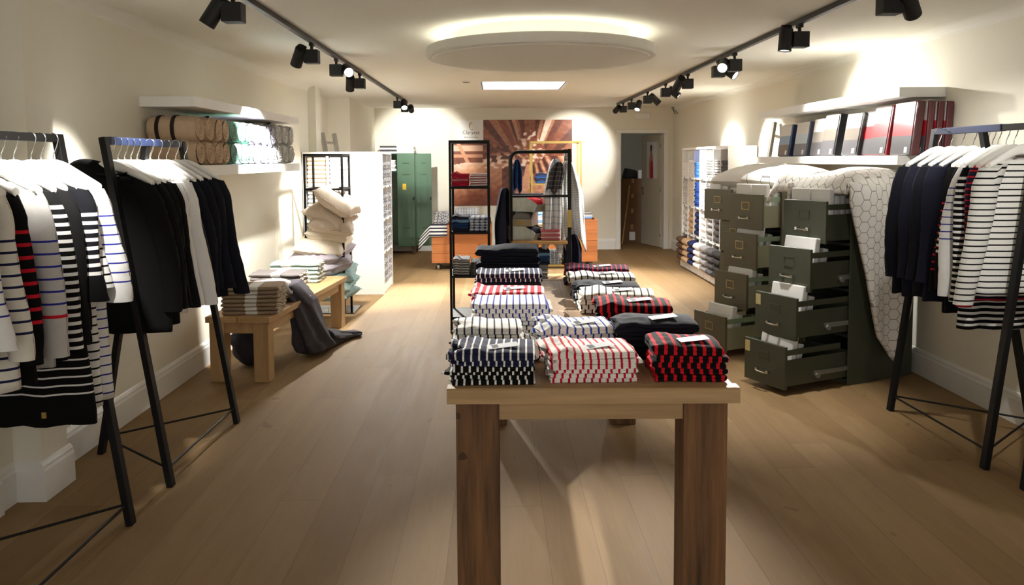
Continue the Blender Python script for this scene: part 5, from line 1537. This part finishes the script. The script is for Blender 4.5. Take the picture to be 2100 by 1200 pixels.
S_gw = stripes('grey_white_towel', lin(206, 206, 206), lin(96, 94, 94), 0.025, 0.45, 1)
F_red = fabric('red_towel', lin(184, 36, 62)); F_pink = fabric('pink_towel', lin(198, 112, 124)); F_bl = fabric('blue_towel', lin(36, 66, 112)); F_lb = fabric('light_blue_towel', lin(120, 160, 204)); F_nv = fabric('navy_towel', lin(34, 38, 56)); F_gr = fabric('grey_towel', lin(120, 118, 116)); F_scar = fabric('scarlet_cloth', lin(196, 24, 34))
for i in range(4):
    o = obj('folded_cloth', fold_mesh('folded_cloth', 0.20, 0.26, 0.045, F_spk, 400 + i, 2, rows=14), None, loc=(-0.80, 11.68, 0.664 + 0.042 * i), rot=0.05 * i, label=nth_top(i, 4) + ' speckled folded cloth on the crate by the lockers', cat='folded cloth', group='speckled cloths on the crate')
for i, (m, x, y, r, L, l) in enumerate(((F_nv, -0.66, 11.62, 0.055, 0.26, 'navy rolled cloth at the front of the crate by the lockers'), (F_gr, -0.38, 11.64, 0.05, 0.30, 'dark grey rolled cloth lying on the crate by the lockers'), (P_gr, -0.60, 11.86, 0.11, 0.34, 'thick grey checked roll on the crate by the lockers'))):
    obj('rolled_cloth', roll_mesh('rolled_cloth', r, L, m, 3 + i, 0.003), None, loc=(x, y, 0.662 + r), label=l, cat='rolled cloth')
# things lying on the other crate
for i in range(3):
    obj('folded_cloth', fold_mesh('folded_cloth', 0.24, 0.30, 0.03, [F_lb, T_wgrey, F_gr][i], 420 + i, 2, rows=14), None, loc=(1.30, 11.78, 0.724 + 0.028 * i), label=nth_top(i, 3) + ' folded cloth on the crate corner beside the doorway side', cat='folded cloth', group='cloths on the crate behind the gold rack')

# ---- tower racks and towels
def tower(name, label, x0, x1, y0, y1, H_, shelves, mat, s=0.022, shelf_mat=None, frames=()):
    t = thing(name, label, 'display rack', (x0, y0, 0))
    w, d = x1 - x0, y1 - y0
    for px in (0, w):
        for py in (0, d):
            obj('post', B().bx(px - s / 2, px + s / 2, py - s / 2, py + s / 2, 0, H_), mat, t)
    for z in shelves:
        b = B()
        for y in (0, d): b.bx(s / 2, w - s / 2, y - s / 2, y + s / 2, z - s, z)
        for x in (0, w): b.bx(x - s / 2, x + s / 2, s / 2, d - s / 2, z - s, z)
        obj('shelf_frame', b, mat, t)
        if z < H_ - 0.1: obj('shelf', B().bx(s / 2, w - s / 2, s / 2, d - s / 2, z - 0.012, z - 0.001), shelf_mat or mat, t)
    return t
tower('tower_rack', 'tall black metal tower rack with towels before the big picture', -0.415, -0.065, 7.27, 7.72, 1.775, (0.15, 0.535, 0.94, 1.355, 1.775), M_black)
def towels(mats, x, y, z, n, th, w, d, what, where, group, rot=0, hump=0.0, rag=0.0):
    ms = [fold_mesh('folded_tea_towel', w, d, th, m, 500 + i * 3 + int(x * 100), 2, rows=16, wob=0.004, hump=hump, rag=rag) for i, m in enumerate(mats)]
    pile('folded_tea_towel', ms, x, y, z, n, th, rot, '{p} ' + what + ', ' + where, 'tea towel', group, 0.004, 0.03)
towels([F_red, F_red, F_pink], -0.325, 7.45, 1.356, 5, 0.024, 0.155, 0.30, 'red folded tea towel', 'upper shelf of the black tower rack', 'red tea towels on the black tower rack', hump=0.03)
towels([S_rw], -0.155, 7.45, 1.356, 5, 0.024, 0.16, 0.30, 'white folded tea towel with pink lines', 'upper shelf of the tower rack', 'white and pink tea towels on the tower rack')
towels([F_nv, F_bl, F_bl, F_lb], -0.325, 7.45, 0.941, 5, 0.028, 0.155, 0.30, 'blue folded tea towel', 'middle shelf of the black tower rack', 'blue tea towels on the black tower rack', hump=0.03)
towels([P_bl], -0.155, 7.45, 0.941, 5, 0.027, 0.16, 0.30, 'blue and white checked tea towel', 'middle shelf of the tower rack', 'checked tea towels on the tower rack')
towels([S_gw], -0.325, 7.45, 0.536, 6, 0.025, 0.155, 0.30, 'grey and white striped tea towel', 'lower shelf of the black tower rack', 'striped tea towels on the tower rack', hump=0.02)
towels([P_dk], -0.155, 7.45, 0.536, 5, 0.025, 0.16, 0.30, 'dark checked tea towel', 'lower shelf of the black tower rack', 'dark checked tea towels on the tower rack')

# gold tower
tower('tower_rack', 'slim gold metal tower rack beside the brown picture', 0.455, 1.075, 10.0, 10.40, 1.825, (0.26, 0.77, 1.295, 1.825), M_gold, 0.02)
towels([F_bl, F_nv], 0.66, 10.18, 1.296, 4, 0.032, 0.30, 0.28, 'dark blue folded tea towel', 'upper shelf of the gold tower rack', 'blue tea towels on the gold rack', hump=0.02)
towels([T_wgrey, F_lb, T_white], 0.60, 10.18, 0.771, 5, 0.030, 0.26, 0.28, 'pale folded tea towel', 'middle shelf of the gold tower rack', 'pale tea towels on the gold rack')
towels([F_scar, F_pink], 0.87, 10.18, 0.771, 4, 0.032, 0.20, 0.28, 'red folded tea towel', 'middle shelf of the gold tower rack', 'red tea towels on the gold rack')
towels([S_gw, F_gr], 0.95, 10.18, 0.261, 6, 0.03, 0.2, 0.28, 'grey striped tea towel', 'lowest shelf of the gold tower rack', 'grey tea towels on the gold rack')
towels([P_dk], 0.74, 10.18, 0.261, 6, 0.03, 0.18, 0.28, 'dark checked tea towel', 'lowest shelf of the gold tower rack', 'dark tea towels on the gold rack')

# black rail with wooden shelves
M_ws = wood('shelf_wood', lin(150, 110, 66), lin(196, 156, 104), 0, 1.0)
t = thing('display_rail', 'black display rail with a rounded top corner and wooden shelves', 'display rack', (0.165, 8.6, 0))
RW, RH = 0.635, 1.68
for yy in (0.0, 0.44):
    pts = [(0, yy, 0), (0, yy, RH - 0.09)]
    for k in range(1, 7):
        a = PI / 2 * k / 6; pts.append((0.09 - 0.09 * math.cos(a), yy, RH - 0.09 + 0.09 * math.sin(a)))
    pts += [(RW, yy, RH)]
    obj('frame_tube', B().tube(pts, 0.018, 10), M_black, t, smooth=True)
    obj('corner_post', B().bx(RW - 0.018, RW + 0.018, yy - 0.018, yy + 0.018, 0, RH + 0.03), M_black, t)
    obj('cross_bar', B().tube([(0.0, yy, 1.20), (RW, yy, 1.20)], 0.014, 8), M_black, t)
for z in (RH - 0.02, 1.2): obj('side_bar', B().tube([(0, 0, z - (0.08 if z > 1.5 else 0)), (0, 0.44, z - (0.08 if z > 1.5 else 0))], 0.012, 8), M_black, t)
obj('side_bar', B().tube([(RW, 0, RH), (RW, 0.44, RH)], 0.014, 8), M_black, t)
obj('wooden_shelf', B().bx(0.0, RW - 0.02, -0.02, 0.46, 0.675, 0.71), M_ws, t, bev=0.004)
obj('wooden_shelf', B().bx(0.0, RW + 0.02, -0.04, 0.46, 0.25, 0.285), M_ws, t, bev=0.004)
obj('gold_clip', B().bx(RW - 0.022, RW + 0.022, -0.026, -0.016, 0.86, 1.05), M_gold, t)
# hooks at the top of the post
for k in range(4):
    obj('hook', B().tube([(RW - 0.05 + 0.015 * k, 0.03 + 0.03 * k, RH), (RW - 0.05 + 0.015 * k, 0.03 + 0.03 * k, RH - 0.05), (RW - 0.03 + 0.015 * k, 0.01 + 0.03 * k, RH - 0.09), (RW - 0.01 + 0.015 * k, 0.03 + 0.03 * k, RH - 0.07)], 0.004, 6), M_chrome, t)

def steel_bin(label, loc, yaw, w=0.24, d=0.34, h=0.155, content=None, cname=''):
    t = thing('steel_bin', label, 'storage bin', loc, yaw, 'galvanised bins on the black rail')
    b = B()
    # hopper front at -y: sloping cut
    prof = [(-d / 2 - 0.04, h * 0.52), (-d / 2, 0.0), (d / 2, 0.0), (d / 2, h), (-d / 2 + 0.10, h), (-d / 2 - 0.02, h * 0.62)]
    th = 0.004
    for x in (-w / 2, w / 2 - th): b.prism([(x, p[0], p[1]) for p in prof], (th, 0, 0))
    b.bx(-w / 2 + th, w / 2 - th, -d / 2, d / 2, 0, th); b.bx(-w / 2 + th, w / 2 - th, d / 2 - th, d / 2, th, h)
    b.prism([(-w / 2 + th, -d / 2 - 0.04, h * 0.52), (-w / 2 + th, -d / 2 - 0.036, h * 0.52), (-w / 2 + th, -d / 2 + 0.004, 0.004), (-w / 2 + th, -d / 2, 0.0)], (w - 2 * th, 0, 0))
    obj('bin_body', b, M_galv, t)
    f = B().box((0, -d / 2 - 0.024, h * 0.28), (0.075, 0.006, 0.035), Matrix.Rotation(-0.46, 3, 'X'))
    obj('label_plate', f, M_gold, t)
    if content:
        o = obj('folded_tea_towel', pillow_mesh('folded_tea_towel', w - 0.03, d - 0.04, h * 0.8, content, 77, 0.0), None, loc=Vector(loc) + RZ(yaw) @ Vector((0, -0.01, h * 0.55)), rot=(0, 0, yaw), label=cname, cat='tea towel')
steel_bin('lowest galvanised bin standing on the wooden shelf', (0.34, 8.82, 0.711), 0.9, content=F_nv, cname='black cloth bulging from the lowest steel bin')
steel_bin('middle galvanised bin with a brass label plate', (0.32, 8.82, 0.868), -0.25, content=F_gr, cname='grey cloth bulging from the middle steel bin')
steel_bin('upper galvanised bin with a red cloth inside', (0.36, 8.82, 1.025), 0.9, content=F_scar, cname='red cloth in the upper steel bin')
towels([F_pink, S_rw], 0.60, 8.80, 0.711, 5, 0.025, 0.21, 0.28, 'pink folded tea towel', 'wooden shelf of the black rail', 'pink tea towels on the wooden shelf')
towels([F_gr, F_gr, S_gw], 0.36, 8.78, 0.286, 5, 0.034, 0.42, 0.30, 'grey folded tea towel', 'lowest shelf of the black rail', 'grey tea towels on the lowest rail shelf')
towels([F_nv, F_bl, F_bl, F_lb], 0.42, 8.78, 0.286 + 5 * 0.034 * 0.93 + 0.004, 5, 0.034, 0.34, 0.28, 'blue folded tea towel', 'on the grey pile below the bins', 'blue tea towels on the grey pile')
def hanging(name, x, y, z, w, L, mat, label, seed=0, depth=0.03, tap=0.55, yaw=0.0, swing=0.0):
    """cloth hung from one point, opening into folds"""
    def fn(u, v):
        a = (v - 0.5) * 2
        ww = w * (tap * 0.35 + (1 - tap * 0.35) * min(1.0, u * 2.6) ** 0.6) / 2
        ln = L * u * (1 - 0.18 * abs(math.sin(a * 2.2 + seed)))
        px = a * ww + swing * u; py = 1.6 * depth * math.sin(a * 6 + seed) * (0.4 + 0.6 * u) + 0.03 * nz(a * 2, u * 3, seed + 5) + 0.015 * math.sin(a * 15 + seed * 2)
        p = RZ(yaw) @ Vector((px, py, 0))
        return (x + p.x, y + p.y, z - ln + 0.01 * nz(a * 4, u * 5, seed)), (a * w * 0.7 + 1, ln)
    return sheet(name, fn, 26, 30, mat, 0.005, label=label, cat='tea towel')
F_hand = plaid('houndstooth_cloth', lin(238, 238, 238), lin(130, 130, 134), 0.018, 0.36)
P_wb = plaid('white_blue_check', lin(230, 232, 235), lin(150, 168, 192), 0.07, 0.2)
hanging('hanging_tea_towel', 0.79, 8.70, 1.58, 0.30, 1.02, F_hand, 'grey houndstooth tea towel hanging from the rail post', 1, 0.03, swing=0.06)
hanging('hanging_tea_towel', 0.66, 8.72, 1.60, 0.26, 1.12, P_wb, 'white and pale blue checked tea towel hanging inside the rail post', 2, 0.03, swing=-0.02)
hanging('hanging_tea_towel', 0.69, 8.64, 1.57, 0.17, 0.36, P_dk, 'dark grey tea towel hanging high beside the rail post', 3, 0.02, swing=-0.06)
hanging('hanging_tea_towel', 0.665, 8.80, 1.50, 0.16, 0.80, F_scar, 'scarlet tea towel hanging behind the pale ones', 4, 0.02)
hanging('hanging_tea_towel', 0.245, 9.06, 1.60, 0.11, 0.40, F_bl, 'blue tea towel hanging by the rounded corner of the rail', 5, 0.02)
hanging('hanging_tea_towel', 0.10, 8.84, 1.28, 0.24, 1.05, F_nv, 'long dark cloth hanging down the outer side of the rail', 6, 0.05, yaw=0.5)
hanging('hanging_tea_towel', 0.84, 8.66, 0.78, 0.20, 0.42, F_nv, 'black cloth showing below the houndstooth tea towel', 7, 0.02)

# ---- store room goods, door poster, wall fittings
M_cart = plain('cardboard', lin(104, 76, 52), 0.8, var=0.1, scale=6)
M_cart2 = plain('cardboard_flap', lin(164, 124, 86), 0.8, var=0.1)
def carton(x, y, z, w, d, h, rot, label):
    t = thing('cardboard_box', label, 'box', (x, y, z), rot, 'boxes in the store room')
    obj('carton', B().bx(-w / 2, w / 2, -d / 2, d / 2, 0, h), M_cart, t, bev=0.004)
    obj('tape', B().bx(-0.025, 0.025, -d / 2 - 0.001, d / 2 + 0.001, h - 0.0005, h + 0.001).bx(-0.025, 0.025, -d / 2 - 0.0015, -d / 2, h * 0.72, h), M_cart2, t)
    if z < 0.05: obj('paper_label', B().bx(-0.05, 0.06, -d / 2 - 0.002, -d / 2 - 0.0005, 0.06, 0.22), M_card, t)
hs = [0.36, 0.30, 0.28, 0.28]
zz = 0.0
for i in range(4):
    carton(2.58, 15.15, zz, 0.44, 0.42, hs[i], 0.02 * (i - 1), nth_top(i, 4) + ' cardboard box of the stack behind the door'); zz += hs[i]
t = thing('storage_rack', 'dark storage shelf seen through the doorway', 'shelving unit', (1.75, 15.1, 0))
M_ds = plain('dark_shelf', lin(84, 62, 48), 0.7)
for z in (0.25, 0.62, 1.0, 1.28): obj('shelf', B().bx(0, 0.62, 0, 0.5, z - 0.02, z), M_ds, t)
for x in (0.0, 0.58):
    for y in (0.0, 0.46): obj('post', B().bx(x, x + 0.04, y, y + 0.04, 0, 1.3), M_ds, t)
for i, (x, c, cc_, h, l) in enumerate(((2.30, lin(60, 150, 80), lin(190, 30, 34), 0.24, 'green bottle with a red cap on the storage shelf'), (2.20, lin(60, 140, 90), lin(190, 30, 34), 0.22, 'smaller green bottle with a red cap on the storage shelf'), (2.34, lin(206, 206, 204), lin(40, 30, 60), 0.22, 'white bottle with a dark cap on the storage shelf'))):
    t = thing('bottle', l, 'bottle', (x - 0.02, 15.2 + 0.05 * i, 1.28))
    obj('bottle_body', B().lathe([(0.035, 0), (0.036, 0.01), (0.036, h * 0.6), (0.018, h * 0.8), (0.015, h * 0.84)], 18), plain('bottle_plastic', c, 0.3), t)
    obj('cap', B().lathe([(0.018, h * 0.84), (0.018, h)], 14), plain('bottle_cap', cc_, 0.4), t)
b = B().prism([(0, 0, 0), (0.3, 0, 0), (0.26, 0, 0.16), (0.06, 0, 0.2)], (0, 0.2, 0))
obj('dark_bag', b, M_blackm, loc=(2.36, 15.35, 1.281 - 0.14 + 0.0) if False else (2.42, 15.1, 1.222), bev=0.02, label='dark bag lying on the stack of cardboard boxes', cat='bag')
obj('white_box', B().bx(0, 0.13, 0, 0.14, 0, 0.16), M_pack, loc=(2.70, 15.02, 1.222), bev=0.004, label='small white box on the cardboard boxes beside the door leaf', cat='box')
obj('broom_handle', B().tube([(2.33, 14.6, 0.012), (2.52, 14.9, 1.10)], 0.014, 8), M_ws, label='thin wooden pole leaning against the cardboard boxes', cat='pole')
# poster on the door leaf
t2 = thing('door_poster', 'white poster of a person in a red dress on the door', 'poster', (0, 0, 0))
t2.parent = None
Ml = leaf.matrix_basis if hasattr(leaf, 'matrix_basis') else None
Mw = Matrix.Translation(leaf.location) @ RZ(LA)
t2.matrix_world = Mw @ Matrix.Translation((0.33, 0.0215, 1.24))
obj('paper', B().bx(-0.20, 0.20, 0, 0.002, 0, 0.66), M_card, t2)
M_skin = plain('printed_skin', lin(196, 142, 110), 0.5); M_hairp = plain('printed_hair', lin(70, 48, 34), 0.5); M_dress = plain('printed_red', lin(186, 30, 40), 0.5)
def pp(name, pts, m, d): obj(name, B().prism([(x, 0.002 + d, z) for x, z in pts], (0, 0.0006, 0)), m, t2)
pp('printed_figure', [(0.10, 0.0), (0.115, 0.25), (0.09, 0.38), (0.06, 0.46), (0.055, 0.56), (-0.01, 0.56), (-0.02, 0.46), (-0.05, 0.36), (-0.04, 0.0)], M_skin, 0)
pp('printed_dress', [(0.055, 0.0), (0.06, 0.2), (0.03, 0.32), (-0.03, 0.32), (-0.055, 0.2), (-0.06, 0.0)], M_dress, 0.0007)
pp('printed_hair', [(0.062, 0.49), (0.066, 0.56), (0.045, 0.61), (0.005, 0.61), (-0.016, 0.56), (0.01, 0.53), (0.03, 0.49)], M_hairp, 0.0007)
obj('emergency_light', B().bx(2.455, 2.715, YB - 0.05, YB, 2.285, 2.395), M_trim, bev=0.012, label='flat white emergency light on the wall above the doorway', cat='emergency light')
t = thing('light_switch', 'white light switch on the back wall beside the doorway', 'light switch', (1.965, YB, 1.14))
obj('switch_plate', B().bx(-0.042, 0.042, -0.010, 0, -0.042, 0.042), M_trim, t, bev=0.004); obj('switch_rocker', B().bx(-0.026, 0.026, -0.015, -0.009, -0.026, 0.026), M_white, t, bev=0.003)
obj('loose_wire', B().tube([(XR, 13.6, 2.36), (XR - 0.05, 13.55, 2.40), (XR - 0.09, 13.62, 2.44), (XR - 0.08, 13.75, 2.47), (XR - 0.03, 13.8, 2.49), (XR - 0.04, 13.78, 2.42), (XR - 0.02, 13.70, 2.36)], 0.006, 6), M_blackm, smooth=True, label='loose black wire coming out of the wall near the doorway', cat='wire')
t = thing('smoke_detector', 'small round recessed fitting on the ceiling beside the skylight', 'ceiling fitting', (-0.33, 9.27, ZC))
obj('detector_body', B().lathe([(0.05, -0.012), (0.062, -0.004), (0.062, 0.0)], 24), M_trim, t); obj('detector_centre', B().lathe([(0.0005, -0.014), (0.04, -0.014), (0.045, -0.010), (0.0005, -0.010)], 24), M_track, t)
